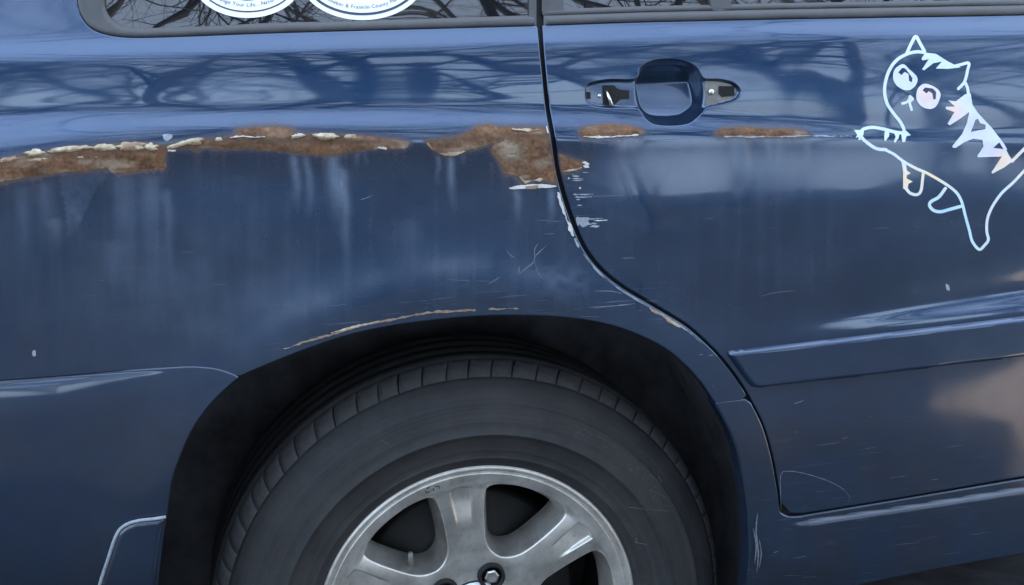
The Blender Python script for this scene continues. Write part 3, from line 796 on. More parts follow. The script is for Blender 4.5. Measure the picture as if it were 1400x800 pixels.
# ------------------------------------------------------------------ rust, filler and flaking paint
def rust_off(seed, amp=0.0014):
    def f(d, x, z):
        n = vnoise(x * 90, z * 90, seed) * 0.5 + vnoise(x * 260, z * 260, seed + 1) * 0.35 + vnoise(x * 40, z * 60, seed + 2) * 0.5
        return 0.0003 + sstep(d / 0.005) * (0.0006 + 0.8 * amp * n + 0.0007 * np.clip(vnoise(x * 140, z * 190, seed + 4), 0, 1))
    return f
def rust_wear(u, v, x, z):
    W = np.zeros((len(u), 3))
    blob = np.exp(-(((u - 697) / 15) ** 2 + ((v - 207) / 11) ** 2)) + np.exp(-(((u - 735) / 8) ** 2 + ((v - 182) / 3.5) ** 2)) * 0.4
    W[:, 0] = np.clip(0.85 * blob + 0.35 * np.exp(-((u - 150) / 22) ** 2) * (v > 218) + 0.5 * np.exp(-((u - 620) / 14) ** 2) * (v > 202) + 0.5 * np.exp(-((u - 552) / 8) ** 2), 0, 1)
    W[:, 1] = np.clip(0.8 * np.exp(-((v - ip(u, [(0, 219), (100, 211), (230, 204), (300, 196), (420, 191), (560, 195), (640, 190), (700, 187), (760, 186), (800, 250)])) / 3.5) ** 2) + 0.5 * np.clip(vnoise(x * 30, z * 30, 77), 0, 1), 0, 1)
    W[:, 0] = np.clip(W[:, 0] + 0.6 * np.clip(vnoise(x * 45, z * 120, 61) - 0.35, 0, 1) + 0.35 * np.clip(vnoise(x * 160, z * 200, 62) - 0.4, 0, 1), 0, 1)
    return W
def rust(loop, parent, seed, jag=0.0016, amp=0.0014):
    return panel('rust_patch', cr(loop, 1.6, True), M_RUST, parent, step=0.0024, dist_off=rust_off(seed, amp), edge=(0.0002, 0.002), noise_edge=jag, seed=seed, wear=rust_wear)
rust(RUSTS[0], quarter, 11, 0.0022)
rust(RUSTS[1], quarter, 21, 0.0018)
rust(RUSTS[2], quarter, 31, 0.0022, 0.0018)
rust(RUSTS[3], door, 41, 0.0006, 0.0008)
rust(RUSTS[4], door, 51, 0.0006, 0.0008)
rust(RUSTS[5], door, 61, 0.0008, 0.0008)

def lump(c, rx, rz, h, mat, parent, rot=0.0, seed=1, name='filler_lump'):
    t = np.linspace(0, 2 * math.pi, 30, endpoint=False)
    x = rx * np.cos(t); y = rz * np.sin(t); n = 1 + 0.28 * vnoise(np.cos(t) * 2.2 + 9, np.sin(t) * 2.2 + 9, seed) + 0.12 * vnoise(np.cos(t) * 6 + 9, np.sin(t) * 6 + 9, seed + 3)
    l = np.stack([c[0] + (x * math.cos(rot) - y * math.sin(rot)) * n, c[1] + (x * math.sin(rot) + y * math.cos(rot)) * n], -1)
    m = min(rx, rz) * 0.00105
    return panel(name, l, mat, parent, step=0.0016, edge=(0.0002, 0.003), seed=seed,
                 dist_off=lambda d, x, z: 0.0012 + h * np.sqrt(np.clip(1 - (1 - np.clip(d / m, 0, 1)) ** 2, 0, 1)) * (0.75 + 0.35 * vnoise(x * 130, z * 200, seed)) + 0.0005 * vnoise(x * 330, z * 330, seed))
for i, (u, v, rx, rz, h, rot) in enumerate([(13, 218, 12, 3, .002, -.15), (47, 209.5, 14, 4.8, .0045, -.08), (48, 218.5, 14, 2.2, .002, -.08), (98, 203.5, 28, 3.8, .0035, -.10), (142, 201.5, 16, 5.2, .004, -.05), (178, 200.0, 19, 6, .0045, -.02), (206, 200.5, 10, 4.6, .004, .15),
                                            (247, 196.5, 16, 3, .002, -.3), (267, 193, 11, 4.6, .0045, -.1), (299, 191, 5, 2.6, .003, 0), (447, 186.5, 17, 5.2, .0055, 0), (480, 186.8, 9, 3.4, .004, 0), (407, 186.5, 9, 2, .002, -.2), (130, 214, 24, 1.6, .0015, -.06)]):
    lump((u, v), rx, rz, h, M_FILLER, quarter, rot, 100 + i)
def flake(pts, w, mat, parent, seed, name='flaking_edge', h=0.0009, jag=0.0011, taper=True):
    l = cr(pts, 2.0); n = len(l); t = np.linspace(0, 1, n)
    s = np.minimum(1, np.minimum(t, 1 - t) * 6 + 0.15) if taper else np.ones(n)
    ww = w * s * (0.75 + 0.5 * np.clip(vnoise(t * n / 5, t * 0 + seed, seed), -1, 1))
    return panel(name, ribbon_loop(l, np.maximum(ww, 0.5)), mat, parent, step=0.0025, off=lambda x, z: np.full(np.shape(x), h), edge=(0.0002, 0.002), noise_edge=jag, seed=seed)
flake([(696, 257.5), (715, 256), (740, 254.5), (761, 254.5)], 5.0, M_WHITE, quarter, 3, 'filler_stripe', 0.0014, 0.0006)
chip('tan_scab', [(718, 255), (735, 253.5), (733, 257.5), (719, 258)], M_TAN, quarter, 0.0022, step=0.002)
flake([(711, 241), (717, 248), (730, 246.5), (742, 245)], 3.2, M_FILLER, quarter, 4)
flake([(700, 176.5), (715, 177.5), (738, 177.5)], 2.2, M_FILLER, quarter, 5, h=0.0026)
flake([(315, 187.5), (335, 186.5), (362, 187)], 1.8, M_WHITE, quarter, 6, h=0.0028)
flake([(398, 186), (414, 183.5)], 2.6, M_WHITE, quarter, 7, h=0.0028)
flake([(516, 202.5), (528, 203)], 1.8, M_WHITE, quarter, 8, h=0.002)
flake([(584, 194), (588, 200), (594, 206)], 4, M_FILLER, quarter, 9, h=0.002)
flake([(600, 209.5), (615, 211), (636, 207)], 2.4, M_FILLER, quarter, 19, h=0.002)
flake([(747, 172), (749, 182)], 3.0, M_WHITE, quarter, 10, h=0.0022)
flake([(230, 206), (240, 206.3)], 2, M_WHITE, quarter, 16, h=0.0014)
SL2 = seam_part(SEAM_L, 262, 324); flake(SL2 + [-2.4, 0], 5.0, M_WHITE, quarter, 11, h=0.0007, jag=0.0014)
SL3 = seam_part(SEAM_L, 326, 340); flake(SL3 + [-3, 0], 3.0, M_FLAKE, quarter, 12)
SL4 = seam_part(SEAM_L, 418, 446); flake(SL4 + [-2, 2.0], 4.2, M_FILLER, quarter, 13, jag=0.0012)
SL5 = seam_part(SEAM_L, 344, 470); flake(SL5 + [-1.0, 1.0], 1.5, M_FLAKE, quarter, 14, jag=0.0006, h=0.0005)
flake([(388, 477), (417, 467.5), (446, 459.5), (470, 453), (500, 444.5), (536, 437), (560, 432), (600, 427), (650, 423.5)], 2.2, M_TAN, quarter, 15, h=0.0006)
flake([(452, 455), (478, 449), (508, 441.5), (536, 436.5)], 1.2, M_FILLER, quarter, 17, h=0.0010)
flake([(552, 433), (580, 428), (615, 425), (650, 424)], 2.2, M_TAN, quarter, 18, h=0.0006)
flake([(668, 423), (690, 422), (710, 422.5)], 2.0, M_TAN, quarter, 20, h=0.0006)
flake([(797, 186.5), (825, 187.3), (850, 186.2), (872, 184.5)], 2.4, M_WHITE, door, 23, h=0.0012)
flake([(990, 187), (1040, 187), (1110, 185.5), (1165, 186.5)], 1.6, M_FLAKE, door, 24, h=0.0006)
flake([(770, 234.5), (785, 232.5), (795, 229)], 2.0, M_FILLER, door, 25, h=0.0014)
chip('paint_chip', [(795, 222), (800, 220.5), (806, 224), (804, 226), (806, 229), (800, 230), (797, 227), (801, 225), (798, 224)], M_WHITE, door, 0.0006, jag=0.0005, seed=70, curve=False)
chip('paint_chip', [(787, 299), (790, 296), (797, 298), (806, 298), (803, 303), (805, 305), (797, 310), (792, 306), (790, 309)], M_FLAKE, door, 0.0006, jag=0.0010, seed=71, curve=False)
rc = np.random.default_rng(12)
for i in range(20):
    v0 = rc.choice([rc.uniform(233, 288), rc.uniform(262, 312)]); e0 = np.interp(v0, SEAM_R[:, 1], SEAM_R[:, 0]); u0 = e0 + 4 + abs(rc.normal(0, 9)); L_ = rc.uniform(2, 12) if i % 3 else rc.uniform(12, 26); w_ = rc.uniform(0.5, 1.7) if i % 3 else rc.uniform(.4, .8)
    chip('paint_chip', [(u0, v0), (u0 + L_ * .4, v0 - w_), (u0 + L_, v0 - L_ * .04), (u0 + L_ * .5, v0 + w_ * rc.uniform(.3, 1.6))], M_FLAKE if i % 5 else M_WHITE, door, 0.0005 + 0.00002 * i, jag=0.0006, seed=200 + i, curve=False)
for i, l in enumerate([[(223, 185), (230, 183.5), (236, 185), (235, 189), (228, 193), (224, 190)], [(44, 481), (48, 479), (49, 486), (45, 487)], [(1293, 388), (1297, 391), (1298, 397), (1294, 396)]]):
    chip('paint_chip', l, M_FLAKE, quarter if i < 2 else door, 0.0006, jag=0.0004, seed=90 + i)

# hairline scratches: too many and too fine to pick apart
def scratches(parent, lst, name, seed):
    r = np.random.default_rng(seed); vs, fs = [], []
    for pts, w in lst:
        l = cr(pts, 3.0); q = onto(l); n = len(q)
        ww = w * 0.00105 * np.minimum(1, np.minimum(np.arange(n), n - 1 - np.arange(n)) / max(1, n * 0.3) + 0.2) * r.uniform(0.6, 1.2, n)
        a = offs(q, ww / 2); b = offs(q, -ww / 2); n0 = len(vs)
        extra = float(parent.get('proud', 0))
        vs += [(p[0], float(F(p[0], p[1])) - 0.0005 - extra, p[1]) for p in a] + [(p[0], float(F(p[0], p[1])) - 0.0005 - extra, p[1]) for p in b]
        fs += [(n0 + i, n0 + i + 1, n0 + n + i + 1, n0 + n + i) for i in range(n - 1)]
    o = mesh_obj(name, vs, fs, M_SCRATCH, parent); o['kind'] = 'stuff'; return o
Q = [([(709, 375), (720, 366), (730, 358), (731, 351), (740, 342), (748, 335)], 1.3), ([(731, 352), (731, 340), (736, 333)], 1.0), ([(709, 374), (710, 363)], 1.2), ([(692, 342), (698, 349), (704, 352)], .9),
     ([(731, 358), (735, 372), (742, 381)], .7), ([(805, 420), (830, 419), (868, 415)], 1.2), ([(665, 390), (685, 378)], .8), ([(812, 398), (835, 398), (852, 402)], .9), ([(492, 273), (500, 271), (509, 267)], 1.0),
     ([(744, 320), (759, 319.5)], .8), ([(733, 301), (770, 303)], .5), ([(955, 485), (962, 484.5)], 1.4), ([(968, 486), (976, 485)], 1.4), ([(973, 526), (976, 529)], 1.3)]
for _ in range(9):
    u, v = rng.uniform(300, 860), 0; v = 428 + 0.0006 * (u - 690) ** 2 - rng.uniform(2, 50); L = rng.uniform(8, 40)
    s = -0.12 if u < 600 else 0.05
    Q.append(([(u, v), (u + L / 2, v + s * L / 2 + rng.uniform(-.6, .6)), (u + L, v + s * L)], rng.uniform(.2, .4)))
for _ in range(3):
    u, v, L = rng.uniform(10, 330), rng.uniform(330, 495), rng.uniform(5, 30); Q.append(([(u, v), (u + L, v - L * .06)], rng.uniform(.25, .5)))
scratches(quarter, Q, 'scratches', 1)
D = [([(788, 268), (830, 268), (860, 266)], .6), ([(850, 353), (868, 352.5)], .9), ([(1040, 405), (1060, 400), (1090, 397)], .5), ([(1085, 552), (1092, 550), (1099, 547)], 1.2), ([(1086, 590), (1089, 591)], 1.8), ([(1187, 569), (1190, 570)], 1.6),
     ([(1150, 600), (1160, 598)], .7), ([(1068, 696), (1066.5, 665), (1067, 650), (1070, 645), (1085, 644.5), (1110, 650), (1140, 661), (1157, 673), (1162, 683), (1159, 687)], .9), ([(1024, 517), (1050, 514), (1080, 511), (1112, 507)], .5)]
for _ in range(7):
    u, v, L = rng.uniform(1085, 1300), rng.uniform(590, 690), rng.uniform(6, 34)
    if v < 700 - (u - 1080) * 0.16 - 8: D.append(([(u, v), (u + L, v - L * .14)], rng.uniform(.25, .55)))
for _ in range(3):
    u, v, L = rng.uniform(790, 1250), rng.uniform(200, 440), rng.uniform(6, 40); D.append(([(u, v), (u + L, v - L * .05)], rng.uniform(.2, .4)))
scratches(door, D, 'scratches', 2)
rocker['proud'] = 0.004
K = [([(1170, 716), (1210, 716), (1245, 708)], 1.6), ([(1345, 706), (1366, 703)], .9), ([(1033, 780), (1035, 755), (1032, 725), (1034, 700)], 2.2), ([(1028, 720), (1032, 745), (1030, 770)], 1.6), ([(1036, 735), (1039, 755), (1036, 775)], 1.5), ([(1056, 754), (1062, 752)], 1.6)]
for _ in range(11):
    u = rng.uniform(1050, 1300); v = 712 - (u - 1090) * 0.165 + rng.uniform(8, 50); L = rng.uniform(10, 60)
    K.append(([(u, v), (u + L / 2, v - L * .09), (u + L, v - L * .17)], rng.uniform(.3, .9)))
scratches(rocker, K, 'scratches', 3)

# ------------------------------------------------------------------ cat decal: cut vinyl strokes and shapes
def decal_part():
    Z1 = lambda l: [(1160 + x * 0.21258, 30 + y * 0.21258) for x, y in l]      # traced from the upper half
    Z2 = lambda l: [(1160 + x * 0.21258, 180 + y * 0.21258) for x, y in l]     # and the lower half
    strokes = [(Z1([(375, 200), (405, 135), (432, 95), (460, 140), (488, 190)]), 5.2), (Z1([(488, 198), (440, 192), (380, 205), (310, 245), (262, 310), (236, 390), (232, 460), (250, 530), (290, 590), (330, 640), (355, 690), (352, 715)]), 5.0),
               (Z1([(660, 290), (720, 275), (772, 265), (765, 310), (745, 385), (705, 430)]), 4.6), (Z1([(750, 390), (765, 430), (772, 480)]), 4.6),
               (Z1([(360, 715), (300, 708), (220, 688), (150, 678), (95, 690), (78, 720), (90, 750), (130, 785), (180, 815), (240, 822)]), 5.0),
               (Z2([(225, 112), (290, 145), (350, 190), (430, 235), (500, 265), (580, 310), (650, 355), (700, 400), (730, 460), (750, 540), (775, 630), (795, 705), (838, 757), (870, 735), (898, 695), (888, 640), (893, 560), (925, 480), (985, 395), (1060, 325), (1140, 240), (1230, 150)]), 4.4),
               (Z2([(1050, 190), (1100, 140), (1180, 60)]), 5.0),
               (Z2([(480, 265), (475, 310), (465, 380), (440, 405), (395, 395), (365, 360)]), 4.6), (Z2([(622, 365), (580, 420), (530, 450), (520, 475), (545, 505), (590, 515), (650, 500), (730, 478)]), 5.0),
               (Z1([(345, 525), (380, 512), (395, 478)]), 4.0), (Z1([(395, 478), (412, 498), (392, 515), (405, 565)]), 4.0)]
    polys = [Z1([(470, 195), (560, 205), (640, 255), (690, 280), (720, 292), (640, 302), (560, 300), (600, 255), (545, 265), (485, 312), (472, 305), (515, 240), (475, 248), (468, 235), (490, 205)]),
             Z1([(640, 505), (690, 510), (750, 465), (785, 460), (795, 530), (830, 585), (920, 680), (1000, 785), (1020, 820), (945, 850), (905, 840), (870, 830), (860, 755), (800, 745), (740, 765), (680, 810), (665, 800), (730, 720), (760, 650), (775, 580), (720, 620), (650, 665), (635, 655), (680, 580), (625, 560), (625, 545), (685, 545)]),
             Z2([(870, 50), (940, 10), (1000, 90), (1030, 150), (1055, 190), (1000, 230), (925, 270), (918, 262), (985, 160), (830, 165), (828, 155), (880, 75)]),
             Z2([(670, 95), (740, 30), (800, -10), (900, -20), (930, 10), (880, 55), (800, 45), (740, 70), (690, 104), (668, 104)]),
             Z2([(335, 180), (365, 195), (375, 250), (400, 268), (375, 280), (372, 300), (412, 322), (385, 335), (380, 360), (400, 395), (350, 365), (350, 260), (342, 210)]),
             Z1([(232, 700), (262, 700), (260, 735), (235, 768), (228, 755)]), Z1([(290, 705), (330, 705), (322, 745), (298, 778), (290, 768), (302, 740)]), Z1([(335, 710), (370, 700), (400, 728), (372, 735), (362, 772), (345, 772), (340, 740)]),
             Z1([(35, 695), (70, 695), (100, 690), (95, 725), (75, 760), (60, 758), (66, 740), (45, 745), (55, 725)])]
    holes = [Z1([(785, 710), (815, 630), (830, 622), (845, 650), (880, 662), (878, 690), (830, 698)]), Z1([(318, 325), (345, 295), (365, 300), (410, 360), (408, 388), (388, 380), (385, 335), (360, 322), (340, 342)]),
             Z1([(475, 440), (490, 422), (540, 428), (562, 450), (560, 495), (545, 500), (538, 460), (515, 445), (500, 460)]), Z2([(930, 105), (968, 68), (996, 112)])]
    eyes = [Z1([(350, 272), (385, 300), (440, 355), (435, 400), (400, 435), (355, 437), (305, 405), (285, 355), (300, 300)]), Z1([(485, 398), (540, 412), (580, 440), (590, 480), (560, 545), (515, 560), (465, 540), (435, 490), (445, 430)])]
    strokes = [(s, w * 0.88) for s, w in strokes]
    L = [ribbon_loop(cr(s, 1.5), w) for s, w in strokes]
    for s, w in strokes:
        L += [ell(s[0], w / 2, w / 2, 12), ell(s[-1], w / 2, w / 2, 12)]
    L += [np.array(pl(list(q) + [q[0]], 3)[:-1]) for q in polys] + [cr(q, 2, True) for q in eyes]
    Hh = [np.array(pl(list(q) + [q[0]], 3)[:-1]) for q in holes]
    verts, edges = [], []
    for l in L + Hh:
        n0 = len(verts); verts += [Vector((float(a), float(b))) for a, b in l]; edges += [(n0 + i, n0 + (i + 1) % len(l)) for i in range(len(l))]
    r = delaunay_2d_cdt(verts, edges, [], 0, 1e-4, False)
    V = np.array([(q.x, q.y) for q in r[0]]); T = np.array([t for t in r[2] if len(t) == 3]); c = V[T].mean(1)
    k = np.zeros(len(T), bool)
    for l in L:
        # strokes may cross themselves: count winding by distance to the axis instead
        k |= inside(c, l)
    for h in Hh: k &= ~inside(c, h)
    T = T[k]; q = onto(V); y = F(q[:, 0], q[:, 1]) - 0.0005
    a = q[T]; ar = (a[:, 1, 0] - a[:, 0, 0]) * (a[:, 2, 1] - a[:, 0, 1]) - (a[:, 2, 0] - a[:, 0, 0]) * (a[:, 1, 1] - a[:, 0, 1])
    T[ar < 0] = T[ar < 0][:, ::-1]
    gx = _bil(GYx, q[:, 0], q[:, 1]); gz = _bil(GYz, q[:, 0], q[:, 1])
    tint = np.tile([0.70, 0.78, 0.80], (len(V), 1))
    for cu, cv, rr, cc in ((1268, 131, 17, (.84, .66, .62)), (1306, 152, 15, (.84, .66, .58)), (1330, 178, 22, (.66, .66, .84)), (1352, 200, 18, (.66, .66, .86)), (1368, 222, 14, (.84, .64, .52)), (1242, 245, 16, (.84, .70, .54)),
                          (1275, 243, 26, (.82, .74, .58)), (1290, 283, 20, (.52, .72, .82)), (1322, 310, 26, (.56, .74, .84)), (1350, 300, 20, (.72, .70, .74)), (1390, 225, 20, (.82, .72, .62)), (1238, 105, 18, (.72, .74, .84))):
        w_ = np.exp(-(((V[:, 0] - cu) ** 2 + (V[:, 1] - cv) ** 2) / rr ** 2))[:, None]; tint = tint * (1 - w_) + np.array(cc) * w_
    tint = np.clip(tint.mean(1, keepdims=True) + (tint - tint.mean(1, keepdims=True)) * 1.6, 0, 1) * 0.95
    o = mesh_obj('cat_decal', np.stack([q[:, 0], y, q[:, 1]], -1), T, M_DECAL, door, nz(np.stack([gx, -np.ones(len(q)), gz], -1)), tint)
    o['label'] = 'pearly white cut vinyl decal of a clinging cat'
decal_part()

# ------------------------------------------------------------------ wheel
WC = np.array([0.0, 0.0, 0.36])
def lathe(name, prof, mat, parent, seg=180, a0=0, a1=2 * math.pi, close=True):
    """profile (r, y) turned about the axle"""
    vs, fs = [], []
    n = len(prof); full = abs(a1 - a0 - 2 * math.pi) < 1e-6
    m = seg if full else seg + 1
    for k in range(m):
        a = a0 + (a1 - a0) * k / seg; c, s = math.sin(a), math.cos(a)
        for r, y in prof: vs.append((WC[0] + r * c, WC[1] + y, WC[2] + r * s))
    for k in range(seg):
        k2 = (k + 1) % m
        for i in range(n - 1): fs.append((k * n + i, k * n + i + 1, k2 * n + i + 1, k2 * n + i))
    return mesh_obj(name, vs, fs, mat, parent)

side = [(0.2185, 0.012), (0.2205, 0.004), (0.224, -0.002), (0.229, -0.0055), (0.235, -0.009), (0.2362, -0.0103), (0.2374, -0.0096), (0.246, -0.0125), (0.258, -0.0165),
        (0.270, -0.0190), (0.2705, -0.0203), (0.2725, -0.0205), (0.2732, -0.0192), (0.284, -0.0195), (0.296, -0.0178), (0.306, -0.0145), (0.3075, -0.0150), (0.3095, -0.0140), (0.3105, -0.0122),
        (0.320, -0.0075), (0.328, -0.0022), (0.334, 0.0024), (0.3385, 0.0065), (0.3420, 0.0115), (0.3465, 0.022), (0.3480, 0.032), (0.3490, 0.047)]
tread = [(0.3490, 0.047), (0.3500, 0.049)]
y = 0.049
for k in range(4):
    tread += [(0.3600, y + 0.0005), (0.3612 if k in (1, 2) else 0.3606, y + 0.014), (0.3604, y + 0.0275), (0.3585, y + 0.028), (0.3585, y + 0.0345)]
    y += 0.035
tread += [(0.352, 0.205), (0.342, 0.215), (0.31, 0.232), (0.25, 0.225), (0.225, 0.21)]
tyre = lathe('tyre', side + tread, M_TYRE, car, 240)
# one shoulder block, copied round the tyre
NB = 70
def block_mesh():
    da = 2 * math.pi / NB; prof = [(0.3424, 0.0098), (0.3440, 0.0115), (0.3476, 0.0165), (0.3522, 0.0250), (0.3555, 0.0340), (0.3575, 0.0430), (0.3572, 0.0452), (0.3500, 0.0455)]
    vs, fs = [], []; ks = [(-0.475, -0.0018), (-0.455, 0), (-0.2, 0.0002), (0.0, 0.0003), (0.2, 0.0002), (0.455, 0), (0.475, -0.0018)]
    for j, (t, dr) in enumerate(ks):
        for i, (r, yy) in enumerate(prof):
            # blocks lean a little, as on a road tyre
            a = t * da + 0.35 * da * (max(yy - 0.008, 0) / 0.04) ** 1.4
            rr = r + (dr if i > 0 else 0); vs.append((rr * math.sin(a), yy, rr * math.cos(a)))
    n = len(prof)
    for j in range(len(ks) - 1):
        for i in range(n - 1): fs.append((j * n + i, j * n + i + 1, (j + 1) * n + i + 1, (j + 1) * n + i))
    m0 = len(vs)
    for j in (0, len(ks) - 1):                     # end walls down to the carcass
        low = len(vs)
        for i, (r, yy) in enumerate(prof):
            a = ks[j][0] * da + 0.35 * da * (max(yy - 0.008, 0) / 0.04) ** 1.4; vs.append(((r - 0.010) * math.sin(a), yy + 0.006, (r - 0.010) * math.cos(a)))
        for i in range(n - 1):
            f = (j * n + i, j * n + i + 1, low + i + 1, low + i); fs.append(f if j else f[::-1])
    return vs, fs
bv, bf = block_mesh()
blk = mesh_obj('tread_block', bv, bf, M_TREAD, tyre)
blk.location = WC
pitch = np.array([1.0, 0.90, 1.08, 0.94, 1.10, 1.0, 0.88, 1.04, 1.06, 0.92][: 10] * (NB // 10)); pitch *= NB / pitch.sum()
angs = (np.cumsum(pitch) - pitch / 2) * 2 * math.pi / NB
blk.rotation_euler = (0, angs[0], 0); blk.scale = (pitch[0], 1, 1)
for k in range(1, NB):
    o = blk.copy(); col.objects.link(o); o.parent = tyre; o.location = WC; o.rotation_euler = (0, angs[k], 0); o.scale = (pitch[k] * 1.0, 1, 1)
# raised sidewall marks
def side_y(r): s = np.array(side); return np.interp(r, s[:, 0], s[:, 1])
vs_, fs_ = [], []
def wheel_pt(uv, yy=-0.012):
    P = at_depth([uv], yy)[0]; return P[0] - WC[0], P[2] - WC[2]
for A, Bp in [((858, 692), (918, 697)), ((868, 742), (884, 744)), ((870, 735), (870, 745)), ((836, 607), (842, 610)), ((887, 668), (912, 680)), ((520, 600), (530, 606)), ((900, 652), (905, 660)), ((888, 648), (898, 656))]:
    a = np.array(wheel_pt(A)); b = np.array(wheel_pt(Bp)); pts = [a + (b - a) * t for t in np.linspace(0, 1, 6)]
    v_, f_ = tube([(p[0] + WC[0], side_y(np.hypot(*p)) - 0.0004, p[1] + WC[2]) for p in pts], 0.0007, 6); n0 = len(vs_)
    vs_ += v_; fs_ += [tuple(n0 + i for i in f) for f in f_]
rng2 = np.random.default_rng(5)
for k in range(44):                                 # worn moulded lettering, only traces left
    a0 = math.radians(rng2.uniform(28, 62)); r0 = rng2.uniform(0.288, 0.303); L = rng2.uniform(0.003, 0.009); th = rng2.uniform(0, 3.14)
    pts = []
    for t in np.linspace(-.5, .5, 4):
        r = r0 + L * t * math.sin(th); a = a0 + L * t * math.cos(th) / r0; pts.append((r * math.sin(a), side_y(r) - 0.0001, r * math.cos(a) + 0.36))
    v_, f_ = tube(pts, 0.0005, 5); n0 = len(vs_); vs_ += v_; fs_ += [tuple(n0 + i for i in f) for f in f_]
o = mesh_obj('sidewall_marks', vs_, fs_, simple('scuffed_rubber', (0.060, 0.060, 0.063), 0.8), tyre); o['kind'] = 'stuff'

# rim face
HALF = [(.1965, 0), (.1965, 8), (.1945, 14.5), (.1895, 18.0), (.182, 19.6), (.165, 19.9), (.14, 19.2), (.118, 17.8), (.103, 15.5), (.0925, 11), (.0868, 5), (.0855, 0)]
H2 = HALF + [(r, -a) for r, a in HALF[-2:0:-1]]
HC = [24.7 + 60 * k for k in range(6)]
def polar(r, deg): a = np.radians(deg); return np.stack([r * np.sin(a), r * np.cos(a)], -1)
holes = []
for hc in HC:
    q = np.array([polar(r, hc + a) for r, a in H2]); q = cr(q, 0.003, True); holes.append(q if area2(q) > 0 else q[::-1])
LUG = [23.0 + 72 * k for k in range(5)]
lug_h = [dedup(ell(polar(0.0572, a), 0.0165, 0.0165, 28)) for a in LUG]
LIP = 0.2215
def rimY(x, z):
    r = np.hypot(x, z); th = np.degrees(np.arctan2(x, z))
    y = ip(r, [(0, .026), (.03, .0262), (.06, .026), (.09, .0225), (.13, .0155), (.165, .0105), (.185, .0080), (.198, .0062), (.206, .0045), (.2098, .0038), (.2110, .0056), (.2124, .0036), (.2150, .0008), (.217, .0003), (.2195, .0004), (LIP, .0020)])
    rel = (th - (HC[0] - 30) + 30) % 60 - 30           # angle from the nearest spoke's axis
    w = r * np.radians(rel)
    y = y + 0.004 * np.clip(np.abs(w) / 0.035, 0, 1.3) ** 3 * sstep((r - .08) / .03) * (1 - sstep((r - .185) / .012))
    hw = 0.0165 - 0.0045 * np.clip((0.188 - r) / 0.055, 0, 1)
    d = np.minimum(hw - np.abs(w), 0.1935 - r - 0.20 * w * w / 0.015)
    y = y + 0.0075 * sstep(d / 0.0036) * sstep((r - 0.132) / 0.045)
    return y
circ = ell((0, 0), LIP, LIP, 260)
V, T, rings = tri2d([circ] + holes + lug_h, 0.0018, [ell((0, 0), r_, r_, 300) for r_ in (.2060, .2090, .2098, .2104, .2111, .2118, .2125, .2138, .2151, .2162, .2172, .2184, .2195, .2205)])
e = 4e-4
yy = rimY(V[:, 0], V[:, 1])
gx = (rimY(V[:, 0] + e, V[:, 1]) - rimY(V[:, 0] - e, V[:, 1])) / (2 * e); gz = (rimY(V[:, 0], V[:, 1] + e) - rimY(V[:, 0], V[:, 1] - e)) / (2 * e)
N = nz(np.stack([gx, -np.ones(len(V)), gz], -1))
vs_ = [np.stack([V[:, 0], yy, V[:, 1] + 0.36], -1)]; ns_ = [N]; fs_ = T.tolist(); nv = len(V)
for li, ring in enumerate(rings):
    q = V[ring]; t = nz(np.roll(q, -1, 0) - np.roll(q, 1, 0)); out = np.stack([t[:, 1], -t[:, 0]], -1)
    o3 = np.stack([out[:, 0], 0 * out[:, 0], out[:, 1]], -1); b3 = vs_[0][ring]; n0 = N[ring]; yd = np.array([0, 1.0, 0])
    if li == 0: steps = [(o3 * 0.0008 + yd * 0.002, o3), (o3 * 0.0004 + yd * 0.012, o3)]
    elif li <= 6: steps = [(-o3 * 0.0010 + yd * 0.0006, nz(n0 - 0.0 * o3 - 0.9 * o3)), (-o3 * 0.0022 + yd * 0.0030, nz(-o3 - 0.25 * yd)), (-o3 * 0.0105 + yd * 0.034, nz(-o3 - 0.25 * yd)), (-o3 * 0.0105 + yd * 0.055, -o3)]
    else: steps = [(-o3 * 0.0008 + yd * 0.0008, nz(n0 - o3)), (-o3 * 0.0010 + yd * 0.0030, -o3)]
    prev = list(ring); n = len(q)
    for dv, nn in steps:
        if li: nn = nn
        vs_.append(b3 + dv); ns_.append(nn if li == 0 else -nn * np.array([-1, -1, -1])); cur = list(range(nv, nv + n)); nv += n
        for i in range(n):
            j = (i + 1) % n; fs_.append((prev[i], cur[i], cur[j], prev[j]) if li == 0 else (prev[i], prev[j], cur[j], cur[i]))
        prev = cur
rim = mesh_obj('wheel_rim', np.concatenate(vs_), fs_, M_ALLOY, car, np.concatenate(ns_))
lathe('rim_barrel', [(0.2170, 0.010), (0.2050, 0.022), (0.1990, 0.060), (0.196, 0.19)], M_DRUM, rim, 96)
hubb = lathe('brake_drum', [(0.001, 0.085), (0.06, 0.085), (0.105, 0.088), (0.118, 0.094), (0.150, 0.096), (0.158, 0.104), (0.160, 0.17)], M_DRUM, car, 96)
lathe('dust_shield', [(0.01, 0.172), (0.199, 0.174)], M_HOLE, car, 60)
